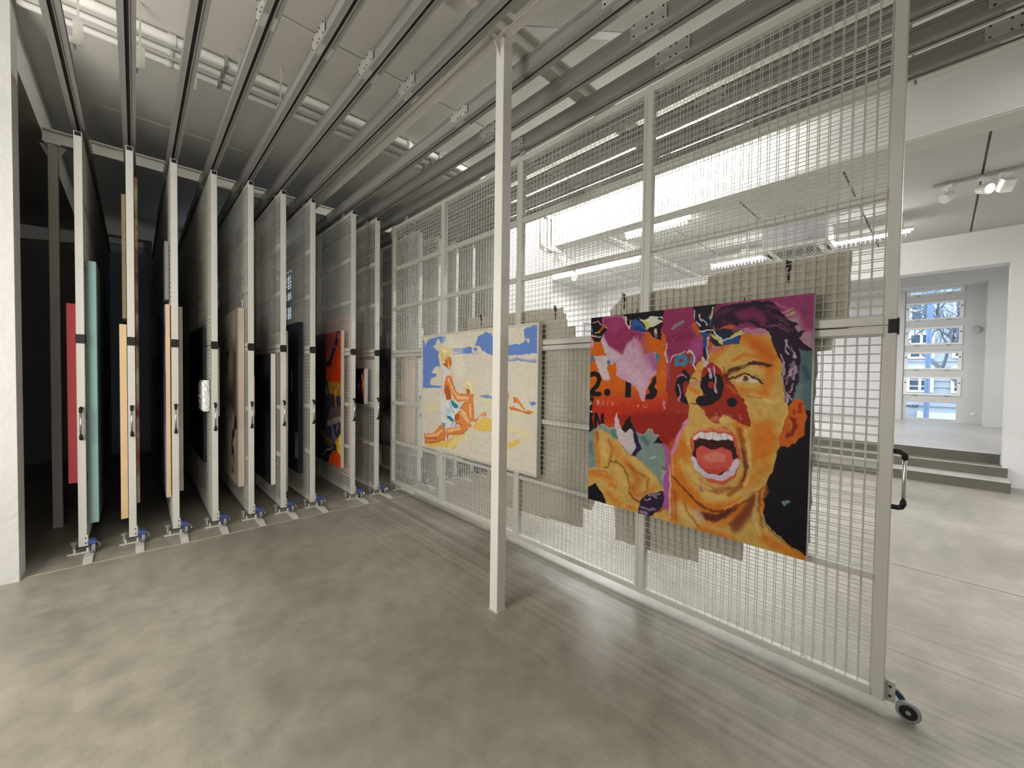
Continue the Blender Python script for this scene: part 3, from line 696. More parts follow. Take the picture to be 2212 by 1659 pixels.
 [205,190,210,12,4,1,761,54,774,91],
 [200,185,205,10,4,1,784,87,807,115],
 [210,195,210,9,3,1,743,99,767,117],
 [220,210,220,6,2,1,731,25,732,72],
 [28,26,40,20,4,1,801,253,802,284,815,310],
 [215,195,205,7,3,1,814,182,811,253,822,295,813,325],
 [46,26,46,0,3,1,845,67,878,25,951,6,1113,12,1154,65,1190,100,1202,119,1234,171,1251,207,1272,257,1301,269,1280,279,1252,269,1254,331,1251,411,1242,482,1217,551,1197,529,1189,448,1177,339,1143,247,1130,191,1093,156,1029,137,990,149,936,122,862,139,842,112],
 [122,44,84,0,26,0.9,952,53,1039,38,1090,67,1116,116,1092,133,1041,105,998,106,957,78],
 [95,35,75,23,16,0.8,879,55,916,39],
 [110,40,80,15,12,0.8,889,96,936,120],
 [150,60,110,28,16,0.9,955,151,1007,128,1042,140],
 [120,50,90,11,8,0.8,1075,127,1125,149],
 [140,80,120,7,5,0.8,1147,96,1202,124],
 [130,70,110,7,6,0.8,1156,142,1219,170],
 [110,50,85,12,10,0.8,1098,40,1162,66],
 [190,165,185,14,6,1,1193,222,1217,268,1233,304],
 [150,125,155,18,12,0.9,1223,331,1239,384],
 [195,175,190,14,8,0.9,1185,330,1194,412],
 [190,170,188,15,8,0.9,1220,367,1207,439],
 [185,165,185,12,6,0.8,1238,358,1229,420],
 [190,170,190,10,5,0.9,1216,501,1224,519],
 [46,26,46,8,5,1,1201,357,1194,412],
 [180,160,182,8,4,0.9,1230,447,1223,483],
 [185,160,185,8,4,0.9,1176,294,1183,330],
 [200,180,190,7,4,0.8,1179,412,1196,466,1204,538],
 [46,26,46,0,3,1,1251,234,1279,248,1301,267,1258,271],
 [226,190,118,16,12,0.7,1017,695,1046,816,1049,922,1029,994],
 [150,80,32,16,14,0.6,846,1069,913,1059,968,1027],
 [226,190,118,29,16,0.5,720,952,785,1024,845,1053],
 [150,78,30,10,10,0.7,1102,1007,1096,1113,1119,1201],
 [226,190,118,14,12,0.7,1082,1030,1072,1148,1104,1244],
 [140,72,30,15,12,0.5,704,1170,727,1240,791,1286],
 [120,60,30,22,18,0.6,954,1229,1016,1173,1065,1063],
 [150,85,40,9,6,0.6,637,1121,656,1226,652,1282],
 [228,196,130,27,24,0.5,1051,500,1119,534,1166,531],
 [228,196,130,32,20,0.4,855,651,931,654],
 [150,85,38,10,10,0.5,963,494,1017,516,1094,517],
 [190,110,45,17,12,0.6,917,456,963,494],
 [120,62,30,8,6,0.6,903,356,915,401],
 [222,186,112,32,20,0.5,977,337,1048,376,1098,385],
 [46,26,46,0,3,1,1195,118,1248,147,1215,160],
 [46,26,46,0,3,1,1234,180,1278,174,1251,212],
 [46,26,46,0,3,1,1252,269,1272,257,1305,271,1280,281],
 [96,40,74,11,6,0.8,860,69,907,48,943,37],
 [84,36,66,12,8,0.8,1107,69,1156,110,1188,149],
 [170,120,150,5,4,0.7,1117,137,1165,157,1204,178],
 [170,120,150,5,4,0.6,1164,120,1203,143],
 [205,190,200,6,3,0.9,1198,240,1191,267,1207,295],
 [46,26,46,8,4,1,1205,232,1222,286,1219,331],
 [46,26,46,10,5,1,1214,411,1207,466],
 [200,185,198,6,3,0.9,1212,484,1205,529],
 [120,60,105,15,16,0.6,1253,67,1283,96],
 [196,150,175,8,8,0.5,1138,36,1193,60],
 [115,145,160,0,2,1,1199,1051,1229,1028,1239,1036,1211,1068],
 [60,70,50,4,2,1,1211,1048,1222,1051],
]
BEACH_OPS = [
 [98,128,190,0,3,1,1,32,188,31,316,12,458,15,468,47,385,95,317,28,249,110,348,167,320,219,360,336,263,335,194,411,284,416,275,453,175,476,156,542,392,551,393,567,10,580],
 [205,198,182,0,4,1,22,22,147,18,76,64,56,112],
 [205,198,182,0,4,1,307,49,384,42,404,117,338,177,270,153,210,119,289,101],
 [98,128,190,0,3,1,346,40,458,21,468,57,375,100],
 [98,128,190,0,3,1,14,546,364,549,364,568,14,577],
 [98,128,190,0,3,1,587,155,888,149,919,163,920,211,776,216,605,216,596,196,742,195,587,180],
 [98,128,190,0,3,1,1010,49,1127,15,1213,35,1242,81,1238,229,1131,212,1011,152,966,146],
 [205,198,182,0,4,1,958,141,1041,146,1072,183,1131,212,1073,215,981,170],
 [98,128,190,31,3,1,958,169,981,175],
 [150,160,190,18,6,0.6,920,211,1013,209],
 [98,128,190,0,3,1,1214,98,1310,85,1364,123,1579,155,1650,121,1624,37,1682,9,1827,4,1832,246,1744,232,1605,240,1507,246,1217,233],
 [205,198,182,0,4,1,1308,-21,1624,4,1649,97,1661,114,1579,151,1442,149,1310,76],
 [205,198,182,0,4,1,1667,106,1707,116,1697,157,1662,130],
 [140,155,195,23,8,0.8,1445,283,1557,272,1653,287,1784,301],
 [105,120,170,9,4,0.8,1445,293,1557,285,1677,299,1768,306],
 [98,128,190,0,6,0.8,1043,607,1224,608,1238,639,1139,635,1050,626],
 [98,128,190,0,3,1,1712,643,1763,632,1786,651,1742,670],
 [98,128,190,12,4,1,1718,647,1780,647],
 [216,205,150,38,16,0.8,1051,658,1239,662],
 [216,205,150,38,14,0.7,56,818,329,788],
 [216,205,150,42,20,0.7,1454,723,1542,751,1627,765],
 [216,205,150,66,40,0.6,1457,879,1606,906,1724,933],
 [214,182,92,0,10,0.95,933,924,994,879,1142,810,1256,837,1365,853,1367,932,1145,948,1026,957,934,943],
 [214,182,92,0,8,0.9,1447,1028,1547,976,1602,978,1596,1012,1461,1070],
 [214,182,92,0,8,1,52,1220,166,1188,495,1124,637,1045,757,1026,807,1054,708,1117,657,1184,569,1202,459,1192,167,1232],
 [216,205,150,70,24,0.7,551,1179,673,1101,840,1046],
 [216,205,150,30,14,0.7,1207,1206,1234,1147],
 [225,220,205,174,100,0.5,477,68,691,169,711,368],
 [206,128,72,0,3,1,369,283,426,295,498,213,561,225,575,286,563,337,537,368,482,347,407,315],
 [160,84,44,0,5,1,378,283,463,295,537,358,482,342],
 [235,170,90,26,6,0.9,514,316,522,347],
 [160,84,44,20,6,0.8,562,266,545,317],
 [218,200,140,0,3,1,329,219,347,146,460,124,560,149,573,195,561,235,498,224,463,295,407,305,359,283],
 [235,228,190,32,10,0.9,405,158,479,192],
 [170,130,60,17,5,0.8,386,200,410,263],
 [180,140,70,14,5,0.8,479,192,462,254],
 [160,84,44,17,5,0.9,453,264,481,295],
 [215,205,205,0,6,0.95,398,336,500,357,573,409,538,429,465,451,439,534,460,659,488,709,471,783,454,889,474,981,399,957,379,874,375,684,391,473],
 [150,130,160,12,4,0.6,412,389,395,494,409,640],
 [120,110,140,8,3,0.7,546,409,583,449],
 [190,150,190,21,6,0.7,402,577,417,661],
 [206,128,72,0,3,1,465,451,520,429,574,449,638,569,699,612,799,613,832,602,943,626,944,664,833,680,700,697,613,661,576,592,578,673,488,688,434,576],
 [160,84,44,0,8,0.85,448,524,522,553,568,613,578,673,488,683,440,597],
 [232,182,130,31,10,0.85,521,471,603,591,699,657,865,649],
 [160,84,44,11,4,0.7,575,490,638,569],
 [205,215,218,0,5,1,470,710,578,684,666,719,710,751,668,830,617,895,528,882,490,823],
 [40,125,150,0,4,1,551,683,614,692,710,746,667,774,597,744],
 [40,120,145,0,5,1,490,844,563,859,635,893,617,915,509,884],
 [60,50,60,7,2,1,543,711,561,756,630,818],
 [150,190,210,0,10,0.7,489,761,562,777,581,837,499,833],
 [215,208,200,0,8,0.9,398,904,491,885,635,913,687,949,493,989,418,976],
 [98,128,190,0,5,0.9,389,937,474,939,474,975,422,981],
 [98,128,190,11,4,0.9,565,961,617,920],
 [98,128,190,11,4,0.9,618,961,670,930],
 [206,128,72,0,3,1,235,1071,390,958,465,987,476,1054,458,1118,267,1175,52,1217,39,1099],
 [232,182,130,33,10,0.8,82,1121,305,1084,419,1018],
 [160,84,44,22,8,0.7,61,1146,305,1116],
 [160,84,44,13,4,0.8,62,1202,306,1164,458,1113],
 [160,84,44,9,3,0.8,465,992,472,1075],
 [206,128,72,0,3,1,493,999,670,955,805,927,870,930,870,959,773,1019,548,1050,513,1122,485,1094],
 [232,182,130,32,10,0.85,530,1016,739,963],
 [160,84,44,11,4,0.8,548,1050,773,1017,862,965],
 [206,128,72,0,3,1,651,831,735,775,803,819,885,870,925,905,918,944,854,936,738,938,652,922,631,873],
 [160,84,44,0,8,0.85,642,832,711,821,720,875,669,900,634,873],
 [232,182,130,31,10,0.85,753,803,869,891],
 [160,84,44,14,5,0.7,670,920,755,932],
 [206,128,72,0,3,1,904,599,959,616,952,683,963,873,917,882,868,852,802,789,735,765,784,712,865,678],
 [232,182,130,30,12,0.8,898,715,908,830],
 [160,84,44,10,4,0.7,953,711,951,845],
 [160,84,44,11,4,0.8,735,760,833,689],
 [160,84,44,10,4,0.8,928,627,927,579],
 [214,200,150,0,3,1,801,525,829,485,893,469,949,487,957,539,951,616,904,613,832,602,806,564],
 [160,84,44,0,6,0.85,815,563,879,561,904,608,848,611],
 [232,225,190,18,6,0.8,862,494,910,541],
 [150,110,60,10,4,0.7,854,514,863,581],
 [206,128,72,0,4,1,963,844,1024,829,1083,787,1142,773,1149,800,1054,827,979,886],
 [232,182,130,10,4,0.8,994,841,1127,788],
 [206,128,72,0,3,1,1435,560,1464,593,1458,628,1437,655],
 [206,128,72,0,3,1,1508,608,1564,614,1613,653,1662,704,1632,702,1577,655,1515,650],
 [160,84,44,10,5,0.8,1521,616,1540,649],
 [206,128,72,0,3,1,1453,697,1516,685,1541,704,1650,713,1708,709,1759,722,1749,739,1662,729,1542,721,1479,726],
 [160,84,44,10,5,0.7,1479,713,1603,721,1720,733],
 [232,182,130,8,4,0.7,1554,703,1685,715],
]
ABSTRACT_OPS = [
 [150,62,45,0,14,1,983,-87,1570,-42,1575,596,1027,607],
 [178,52,22,0,20,1,1065,413,1572,187,1592,621,1105,646],
 [120,50,50,0,20,0.7,1023,-15,1289,-10,1291,202,1024,220],
 [90,95,105,0,30,0.6,515,-19,1003,-16,984,94,606,118],
 [70,60,50,0,20,0.6,902,5,1043,7,1045,413,905,412],
 [40,25,50,82,8,1,1450,27,1398,128,1291,255,1218,334,1104,414],
 [150,110,120,33,6,1,1468,41,1451,79],
 [120,80,90,36,8,0.8,1141,183,1363,192],
 [40,25,50,53,6,1,1065,386,1218,414],
 [150,110,40,0,20,1,1105,633,1575,622,1577,801,1145,782],
 [200,120,40,49,8,1,1385,718,1368,811,1387,942],
 [190,150,80,19,4,1,1396,724,1389,797],
 [70,55,60,135,14,0.9,1027,690,1029,884,909,1102],
 [170,150,135,42,6,0.9,1028,717,1068,785],
 [110,85,90,0,20,0.8,1184,956,1578,916,1580,1083,1109,1154],
 [130,130,110,68,14,1,1109,1168,1545,1073],
 [95,90,130,102,12,1,1224,1183,1299,1310,1372,1341],
 [150,110,140,38,6,1,1442,1161,1407,1230],
 [30,35,50,36,4,1,1194,1200,1243,1303],
 [205,170,60,0,8,1,1372,1367,1581,1237,1611,1554,1481,1575],
 [225,200,90,28,6,1,1513,1284,1515,1478],
 [110,80,50,82,12,0.9,828,1296,1072,1379,1263,1408],
 [200,72,22,0,4,1,1300,1491,1445,1476,1584,1545,1602,1671,1375,1672,1151,1671,1143,1576],
 [24,32,44,0,6,1,953,1591,1150,1465,1300,1430,1264,1503,1143,1589,1144,1672,872,1675],
 [170,165,150,14,3,1,912,1612,1072,1517,1263,1462],
 [190,190,195,24,3,1,516,-7,1536,-12],
]
PORTRAIT_OPS = [
 [20,12,14,0,3,1,330,-6,782,-5,787,449,335,479],
 [150,80,50,90,10,1,596,75,582,222,599,315],
 [215,150,110,32,6,1,571,142,559,223],
 [60,20,30,36,5,1,659,61,645,167],
 [190,140,110,27,5,1,532,89,532,129],
 [110,40,50,46,8,1,450,172,468,280],
 [205,190,195,57,6,1,647,366,710,402,732,440],
 [200,130,140,22,4,1,584,382,616,427],
 [200,110,40,23,4,1,573,262,630,274],
 [160,150,160,24,4,1,434,199,418,254],
 [190,180,190,18,3,1,596,24,643,48],
]

# ------------------------------------------------------------------ sliding picture racks
FY = 4.7375; HALF = ((.05, 1.737), (1.743, 3.38))
def make_frame(t):
    for z0, z1 in HALF:
        for k in range(5):
            y = 1.2*k
            a, b = (0, .044) if k == 0 else ((4.756, 4.80) if k == 4 else (y-.022, y+.022))
            MB().bbox(-.024, .024, a, b, z0, z1, .003).obj('frame_post', M['frame'], t)
            if 0 < k < 4: MB().bbox(-.022, .022, y+.0235, y+.043, z0, z1, .003).obj('joining_post', M['frame'], t)
    for z0, z1 in ((.05, .085), (.580, .612), (1.09, 1.13), (1.702, 1.737), (1.743, 1.785), (2.31, 2.35), (2.81, 2.855), (3.34, 3.38)):
        xx = .0235 if z0 in (.05, 1.702, 1.743, 3.34) else .018
        MB().bbox(-xx, xx, .045, 4.755, z0, z1, .003).obj('crossbar', M['frame'], t)
    wr = .0019
    for sd in (-1, 1):
        mb = MB()
        for k in range(4):
            ya = .046+1.2*k-(0 if k == 0 else .002); yb = 1.2*(k+1)-.024
            if k: ya = 1.2*k+.044
            for z0, z1 in ((.086, 1.701), (1.786, 3.339)):
                nv = int(round((yb-ya)/.0427))
                for i in range(nv+1):
                    y = ya+.004+(yb-ya-.008)*i/nv; x = sd*.0205
                    mb.tube([(x, y, z0), (x, y, z1)], wr, 4, False)
                nh = int(round((z1-z0)/.0415))
                for i in range(nh+1):
                    z = z0+.004+(z1-z0-.008)*i/nh; x = sd*.0243
                    mb.tube([(x, ya, z), (x, yb, z)], wr, 4, False)
        tag(mb.obj('wire_mesh', M['frame'], t), kind='stuff')
    MB().box(-.0175, .0175, -.003, .0001, 3.345, 3.375).obj('end_plug', M['black'], t)
    MB().bbox(-.027, .027, -.005, -.0005, 1.700, 1.772, .002).box(-.027, -.0245, -.0005, .03, 1.705, 1.767).box(.0245, .027, -.0005, .03, 1.705, 1.767).obj('joint_clip', M['black'], t)
    hd = MB().tube([(0, -.038, .955), (0, -.038, 1.155)], .0075, 10).obj('handle', M['chrome'], t, True)
    for z, s_ in ((.930, 1), (1.180, -1)):
        MB().tube([(0, -.001, z), (0, -.022, z), (0, -.033, z+s_*.006), (0, -.038, z+s_*.016), (0, -.038, z+s_*.034)], [.011, .011, .0125, .012, .0105], 10).obj('handle_end', M['black'], hd, True)
    for y in (.35, 2.4, 4.45):
        tb = MB().box(-.006, .006, y-.03, y+.03, 3.3805, 3.438).obj('trolley', M['plate'], t)
        MB().box(-.02, .02, y-.05, y+.05, 3.3803, 3.386).lathe((0, y, 3.41), [(-.014, .008), (.014, .008)], 0, 8).obj('trolley_bracket', M['plate'], tb)
    for y, z in ((.3, .088), (.9, .088), (1.5, .088), (2.1, .088)):
        MB().tube([(-.012, y-.012, z), (-.012, y, z+.012), (-.012, y+.012, z)], .003, 5).obj('mesh_clip', M['frame'], t)
def wheel(c, rad, wdt, parent):
    wo = MB().lathe(c, [(-wdt/2, rad*.90), (-wdt/2+.003, rad), (wdt/2-.003, rad), (wdt/2, rad*.90)], 0, 24).obj('wheel', M['rubber'], parent, False)
    MB().lathe(c, [(-wdt/2-.0015, rad*.72), (wdt/2+.0015, rad*.72)], 0, 20).obj('hub', M['black'], wo)
    MB().lathe(c, [(-wdt/2-.004, rad*.22), (wdt/2+.004, rad*.22)], 0, 10).obj('axle', M['rubber'], wo)
RACK = empty('sliding_picture_rack'); make_frame(RACK)
main_rack = copy_tree(RACK)
# caster of the parked racks
MB().bbox(-.024, .030, -.006, -.0006, .052, .140, .002).box(.026, .030, -.0055, .02, .052, .140).obj('caster_bracket', M['frame'], RACK)
for z in (.075, .118): MB().lathe((.016, -.0065, z), [(-.003, .005), (.001, .005)], 1, 8).obj('bolt', M['dark'], RACK)
MB().bbox(.031, .082, -.085, -.015, .086, .112, .008).box(.04, .046, -.075, -.02, .05, .086).obj('caster_housing', M['blue'], RACK)
wheel((.065, -.05, .041), .0405, .024, RACK)
MB().tube([(.078, -.06, .095), (.098, -.06, .07), (.102, -.07, .05)], .004, 6).obj('brake_pedal', M['chrome'], RACK)
# caster of the pulled-out rack
MB().bbox(-.004, .004, -.036, -.0006, .05, .142, .0015).box(-.02, .02, -.004, -.0006, .05, .142).obj('caster_bracket', M['plate'], main_rack)
for z in (.075, .118): MB().lathe((-.0045, -.018, z), [(-.002, .006), (.002, .006)], 0, 8).obj('bolt', M['dark'], main_rack)
MB().prism([(-.034, .108), (-.034, .088), (-.060, .055), (-.076, .062), (-.060, .092), (-.045, .106)], .006, .018, 0).obj('caster_arm', M['petrol'], main_rack)
wheel((-.006, -.079, .0425), .042, .022, main_rack)
lab = ['white mesh rack parked leftmost, between a red and a teal canvas edge', 'parked mesh rack second from the left, with pale wood edges beside it', 'parked mesh rack third from the left, orange wooden canvas edge on its left',
 'parked mesh rack fourth from the left, bubble-wrapped parcel on its left face', 'parked mesh rack fifth from the left, beige spotted canvas on its left face', 'parked mesh rack sixth from the left, dark picture in white frame on it',
 'parked mesh rack seventh from the left, navy black canvas on its left face', 'parked mesh rack eighth from the left, with the red and orange abstract painting', 'parked mesh rack ninth from the left, with the small dark portrait', None,
 'parked rack just behind the pulled-out one, with the black and white canvas', 'third from last of the parked racks, seen through the pulled-out mesh', 'second from last of the parked racks, seen through the pulled-out mesh', 'last parked rack at the right, beside the white pier']
for i, x in enumerate(RX):
    if i == 9: o = main_rack; o.name = 'sliding_picture_rack'; o.location = (x, .137, 0); tag(o, 'large cream mesh picture rack pulled out, with the screaming face and beach paintings', 'rack', 'sliding mesh picture racks'); continue
    o = RACK if i == 0 else copy_tree(RACK)
    o.location = (x, FY, 0); tag(o, lab[i], 'rack', 'sliding mesh picture racks')
# floor stops
def make_stop():
    t = empty('floor_stop')
    MB().prism([(-.29, .0), (-.29, .004), (-.19, .022), (-.12, .022), (-.10, .006), (0, .006), (0, 0)], .015, .068, 0).obj('ramp', M['frame'], t)
    MB().bbox(-.085, .02, -.022, .004, 0, .010, .002).box(.02, .05, -.10, .0, .0065, .012).obj('cross_plate', M['frame'], t)
    MB().tube([(-.045, -.01, .01), (-.045, -.01, .042)], .007, 8).obj('peg', M['frame'], t)
    MB().tube([(.03, -.03, .012), (.03, -.03, .045)], .009, 8).obj('peg', M['frame'], t)
    MB().tube([(-.055, .09, 0), (-.055, .09, .05)], .009, 8).obj('roller_stem', M['plate'], t)
    MB().lathe((-.055, .09, .05), [(0, .018), (.003, .021), (.018, .021), (.022, .016)], 2, 14).obj('guide_roller', M['rubber'], t)
    return t
STOP = make_stop()
for i, x in enumerate(RX):
    o = STOP if i == 0 else copy_tree(STOP)
    o.location = (x, FY-.005, 0)
    lb = 'white steel floor stop of the pulled-out rack, empty, right of the last caster' if i == 9 else 'white steel floor stop with ramp plate under the rack %s' % names[i]
    tag(o, lb, 'floor stop', 'floor stops of the racks')

# ------------------------------------------------------------------ paintings
def cov(gx, gy, P, w_, soft):
    P = np.array(P, float); n = len(P)
    segs = [(P[i], P[(i+1) % n]) for i in range(n)] if not w_ else [(P[i], P[i+1]) for i in range(n-1)]
    d2 = np.full(gx.shape, 1e18); ins = np.zeros(gx.shape, bool)
    for a, b in segs:
        v = b-a; L = v@v+1e-12; t = np.clip(((gx-a[0])*v[0]+(gy-a[1])*v[1])/L, 0, 1)
        d2 = np.minimum(d2, (gx-a[0]-t*v[0])**2+(gy-a[1]-t*v[1])**2)
        if not w_ and a[1] != b[1]: ins ^= ((a[1] > gy) != (b[1] > gy)) & (gx < (b[0]-a[0])*(gy-a[1])/(b[1]-a[1])+a[0])
    d = np.sqrt(d2); sd = w_/2-d if w_ else np.where(ins, d, -d)
    x = np.clip(sd/soft+.5, 0, 1); return x*x*(3-2*x)
def raster(W, H, nx, ny, base, ops, seed=1, grain=.05):
    hx = lambda s: np.array(s[:3])/255
    GX, GY = np.meshgrid(np.arange(nx)/(nx-1)*W, np.arange(ny)/(ny-1)*H)
    img = np.ones((ny, nx, 3))*hx(base); rng = np.random.RandomState(seed)
    def noise(k):
        g_ = rng.rand(k+2, k+2); yi = GY/H*k; xi = GX/W*k; y0 = yi.astype(int); x0 = xi.astype(int); fy = yi-y0; fx = xi-x0
        fy = fy*fy*(3-2*fy); fx = fx*fx*(3-2*fx)
        return (g_[y0, x0]*(1-fy)*(1-fx)+g_[y0, x0+1]*(1-fy)*fx+g_[y0+1, x0]*fy*(1-fx)+g_[y0+1, x0+1]*fy*fx)-.5
    ax_, ay_, bx_, by_ = noise(40), noise(40), noise(110), noise(110)
    DX = GX+ax_*14+bx_*7; DY = GY+ay_*14+by_*7
    for q in ops:
        w_, soft, al = q[3], q[4], q[5]; fl_ = q[6:]
        P = [(fl_[i], fl_[i+1]) for i in range(0, len(fl_), 2)]; pa = np.array(P); m_ = w_/2+soft+14
        x0, y0 = pa.min(0)-m_; x1, y1 = pa.max(0)+m_
        i0 = max(0, int(x0/W*nx)); i1 = min(nx, int(x1/W*nx)+2); j0 = max(0, int(y0/H*ny)); j1 = min(ny, int(y1/H*ny)+2)
        if i1 <= i0 or j1 <= j0: continue
        rg = (0 if al < 0 else (1 if soft < 20 else .3)); al = abs(al)
        gx = (GX*(1-rg)+DX*rg)[j0:j1, i0:i1]; gy = (GY*(1-rg)+DY*rg)[j0:j1, i0:i1]
        a = cov(gx, gy, P, w_, max(soft, 3))*al
        img[j0:j1, i0:i1] = img[j0:j1, i0:i1]*(1-a[..., None])+hx(q)*a[..., None]
    img *= (1+grain*2*(noise(60)*.6+noise(160)*.5))[..., None]
    return np.clip(img, 0, 1)
pm = bpy.data.materials.new('oil_paint_on_canvas'); pm.use_nodes = True; nt = pm.node_tree; b_ = nt.nodes['Principled BSDF']
at = nt.nodes.new('ShaderNodeVertexColor'); at.layer_name = 'paint'; nt.links.new(at.outputs[0], b_.inputs['Base Color']); b_.inputs['Roughness'].default_value = .55; b_.inputs['Specular IOR Level'].default_value = .12
PG = 1.0
def painted(name, x, sd, y1, z1, W, H, nx, ny, img, parent, gain=1.0, mt=None, coat=False):
    """grid facing sd*X; image column 0 lies at y1 (far end)"""
    ysn = y1-np.arange(nx)/(nx-1)*W; zsn = z1-np.arange(ny)/(ny-1)*H
    co = np.zeros((ny, nx, 3), np.float32); co[..., 0] = x; co[..., 1] = ysn[None]; co[..., 2] = zsn[:, None]
    idx = np.arange(nx*ny).reshape(ny, nx); q = np.stack([idx[:-1, :-1], idx[1:, :-1], idx[1:, 1:], idx[:-1, 1:]], -1).reshape(-1, 4)
    if sd > 0: q = q[:, ::-1]
    me = bpy.data.meshes.new(name); me.vertices.add(nx*ny); me.vertices.foreach_set('co', co.ravel())
    me.loops.add(q.size); me.loops.foreach_set('vertex_index', q.ravel().astype(np.int32)); me.polygons.add(len(q)); me.polygons.foreach_set('loop_start', np.arange(0, q.size, 4, dtype=np.int32))
    me.update(calc_edges=True)
    lin = np.where(img <= .04045, img/12.92, ((img+.055)/1.055)**2.4)*gain
    ca = me.color_attributes.new('paint', 'FLOAT_COLOR', 'POINT'); c4 = np.ones((nx*ny, 4), np.float32); c4[:, :3] = np.clip(lin, 0, .9).reshape(-1, 3); ca.data.foreach_set('color', c4.ravel())
    me.materials.append(mt or pm); o = bpy.data.objects.new(name, me); COL.objects.link(o); o.parent = parent; return o
def canvas(i, sd, y0, y1, z0, z1, th, edge, label, face=None, gap=.0, group='canvases hanging on the parked racks', bars=None):
    x = RX[i]+sd*(.0285+gap); xo = x+sd*th
    t = thing('canvas', label, 'painting', (min(x, xo), y0, z0), group=group)
    a, b = sorted((x+sd*.001, xo-sd*.0025)); c = .03
    sb = MB()
    for q in ((y0, y0+c, z0, z1), (y1-c, y1, z0, z1), (y0+c, y1-c, z0, z0+c), (y0+c, y1-c, z1-c, z1)): sb.box(a, b, *q)
    loc(sb.obj('stretcher', edge, t), t)
    a, b = sorted((xo-sd*.0024, xo)); loc(MB().bbox(a, b, y0, y1, z0, z1, .0008).obj('canvas_face', face or edge, t), t)
    for y in (y0+(y1-y0)*.2, y1-(y1-y0)*.2):
        loc(MB().tube([(RX[i]+sd*.0262, y, z1-.04), (RX[i]+sd*.0275, y, z1+.02), (RX[i]+sd*.016, y, z1+.035)], .002, 5).obj('hook', M['dark'], t), t)
    return t
C_ = lambda n, c, **k: mat(n, c, .75, **k)
M['red'] = C_('red_canvas_edge', (.42, .05, .055)); M['teal'] = C_('teal_canvas_edge', (.185, .30, .285)); M['tan'] = C_('tan_canvas_edge', (.60, .43, .24), noise=.06)
M['brown'] = C_('brown_board', (.24, .17, .10), noise=.2); M['beige'] = C_('beige_canvas', (.46, .385, .31), noise=.08); M['linen'] = C_('pale_linen', (.60, .56, .51), noise=.1)
M['navy'] = C_('navy_canvas', (.010, .014, .028), noise=.3); M['white'] = C_('white_canvas_edge', (.78, .77, .75)); M['pinkc'] = C_('pink_canvas_edge', (.62, .30, .27), noise=.2); M['peach'] = C_('peach_canvas_edge', (.72, .55, .46))
M['darkp'] = mat('dark_painting', (.055, .045, .05), .5, col2=(.012, .010, .014), nscale=2.2, detail=8)
M['bluep'] = mat('blue_grey_painting', (.30, .38, .60), .5, col2=(.05, .06, .12), nscale=2.5, detail=8)
M['bwp'] = mat('black_and_white_painting', (.26, .24, .23), .5, col2=(.012, .011, .012), nscale=2.8, detail=6)
M['spot'] = mat('beige_spotted_painting', (.44, .36, .29), .6, col2=(.035, .02, .03), nscale=2.6, detail=3)
rp = [n for n in M['spot'].node_tree.nodes if n.type == 'VALTORGB'][0]; rp.color_ramp.elements[0].position = .36; rp.color_ramp.elements[1].position = .39
M['multi'] = mat('multicoloured_edge', (.42, .36, .22), .7, col2=(.20, .05, .04), nscale=6)
canvas(0, -1, 4.85, 6.0, .555, 2.025, .055, M['red'], 'red canvas edge on the left of the leftmost rack')
canvas(0, 1, 4.80, 6.3, .215, 2.38, .062, M['teal'], 'tall teal canvas edge on the right of the leftmost rack')
canvas(1, -1, 4.85, 5.9, .19, 1.885, .048, M['tan'], 'light wooden canvas edge low on the left of the second rack', face=M['darkp'])
canvas(1, -1, 4.88, 6.4, 1.94, 3.01, .026, M['brown'], 'brown board edge high on the left of the second rack')
canvas(1, 1, 4.90, 6.4, .30, 3.19, .020, M['multi'], 'tall thin mottled canvas edge on the right of the second rack')
canvas(2, -1, 4.85, 6.6, .32, 2.095, .034, M['tan'], 'orange wooden canvas edge low on the left of the third rack', face=M['bluep'])
canvas(2, -1, 4.95, 5.4, 2.15, 2.69, .030, M['rubber'], 'small grey picture high on the left of the third rack')
canvas(2, 1, 4.82, 5.25, .37, 2.08, .030, M['linen'], 'ragged pale linen edge on the right of the third rack')
canvas(2, 1, 5.45, 7.0, .45, 2.15, .07, M['brown'], 'blue grey canvas deep on the right of the third rack', face=M['bluep'])
canvas(3, -1, 5.15, 6.6, .55, 1.95, .020, M['darkp'], 'dark unframed painting behind the bubble-wrapped parcel')
canvas(3, 1, 4.80, 5.0, 1.05, 1.72, .015, M['linen'], 'narrow pale canvas edge on the right of the fourth rack')
canvas(4, -1, 4.92, 6.6, .30, 2.14, .055, M['beige'], 'beige canvas with black spots on the fifth rack', face=M['spot'])
canvas(4, 1, 4.80, 5.2, 1.03, 1.45, .012, M['pinkc'], 'thin brownish panel on the right of the fifth rack')
canvas(5, -1, 4.95, 6.3, .26, 1.685, .048, M['white'], 'dark standing-figure painting with a white edge on the sixth rack', face=M['darkp'])
canvas(5, 1, 4.80, 5.6, .20, 1.93, .028, M['linen'], 'pale speckled board edge on the right of the sixth rack')
t7 = canvas(6, -1, 5.0, 6.7, .33, 2.06, .05, M['navy'], 'navy black canvas with a pale crescent on the seventh rack')
x7 = RX[6]-.0285-.0505
loc(MB().lathe((x7, 5.42, 1.38), [(-.001, .17), (0, .17)], 0, 24).obj('painted_disc', mat('dark_teal_paint', (.02, .04, .05), .6), t7), t7)
loc(MB().prism([(5.27, 1.53), (5.235, 1.44), (5.235, 1.33), (5.27, 1.24), (5.25, 1.33), (5.252, 1.44)], x7-.003, x7-.0015, 0).obj('painted_crescent', M['linen'], t7), t7)
loc(MB().box(x7-.001, x7, 5.01, 5.13, .50, .80).obj('painted_patch', M['bluep'], t7), t7)
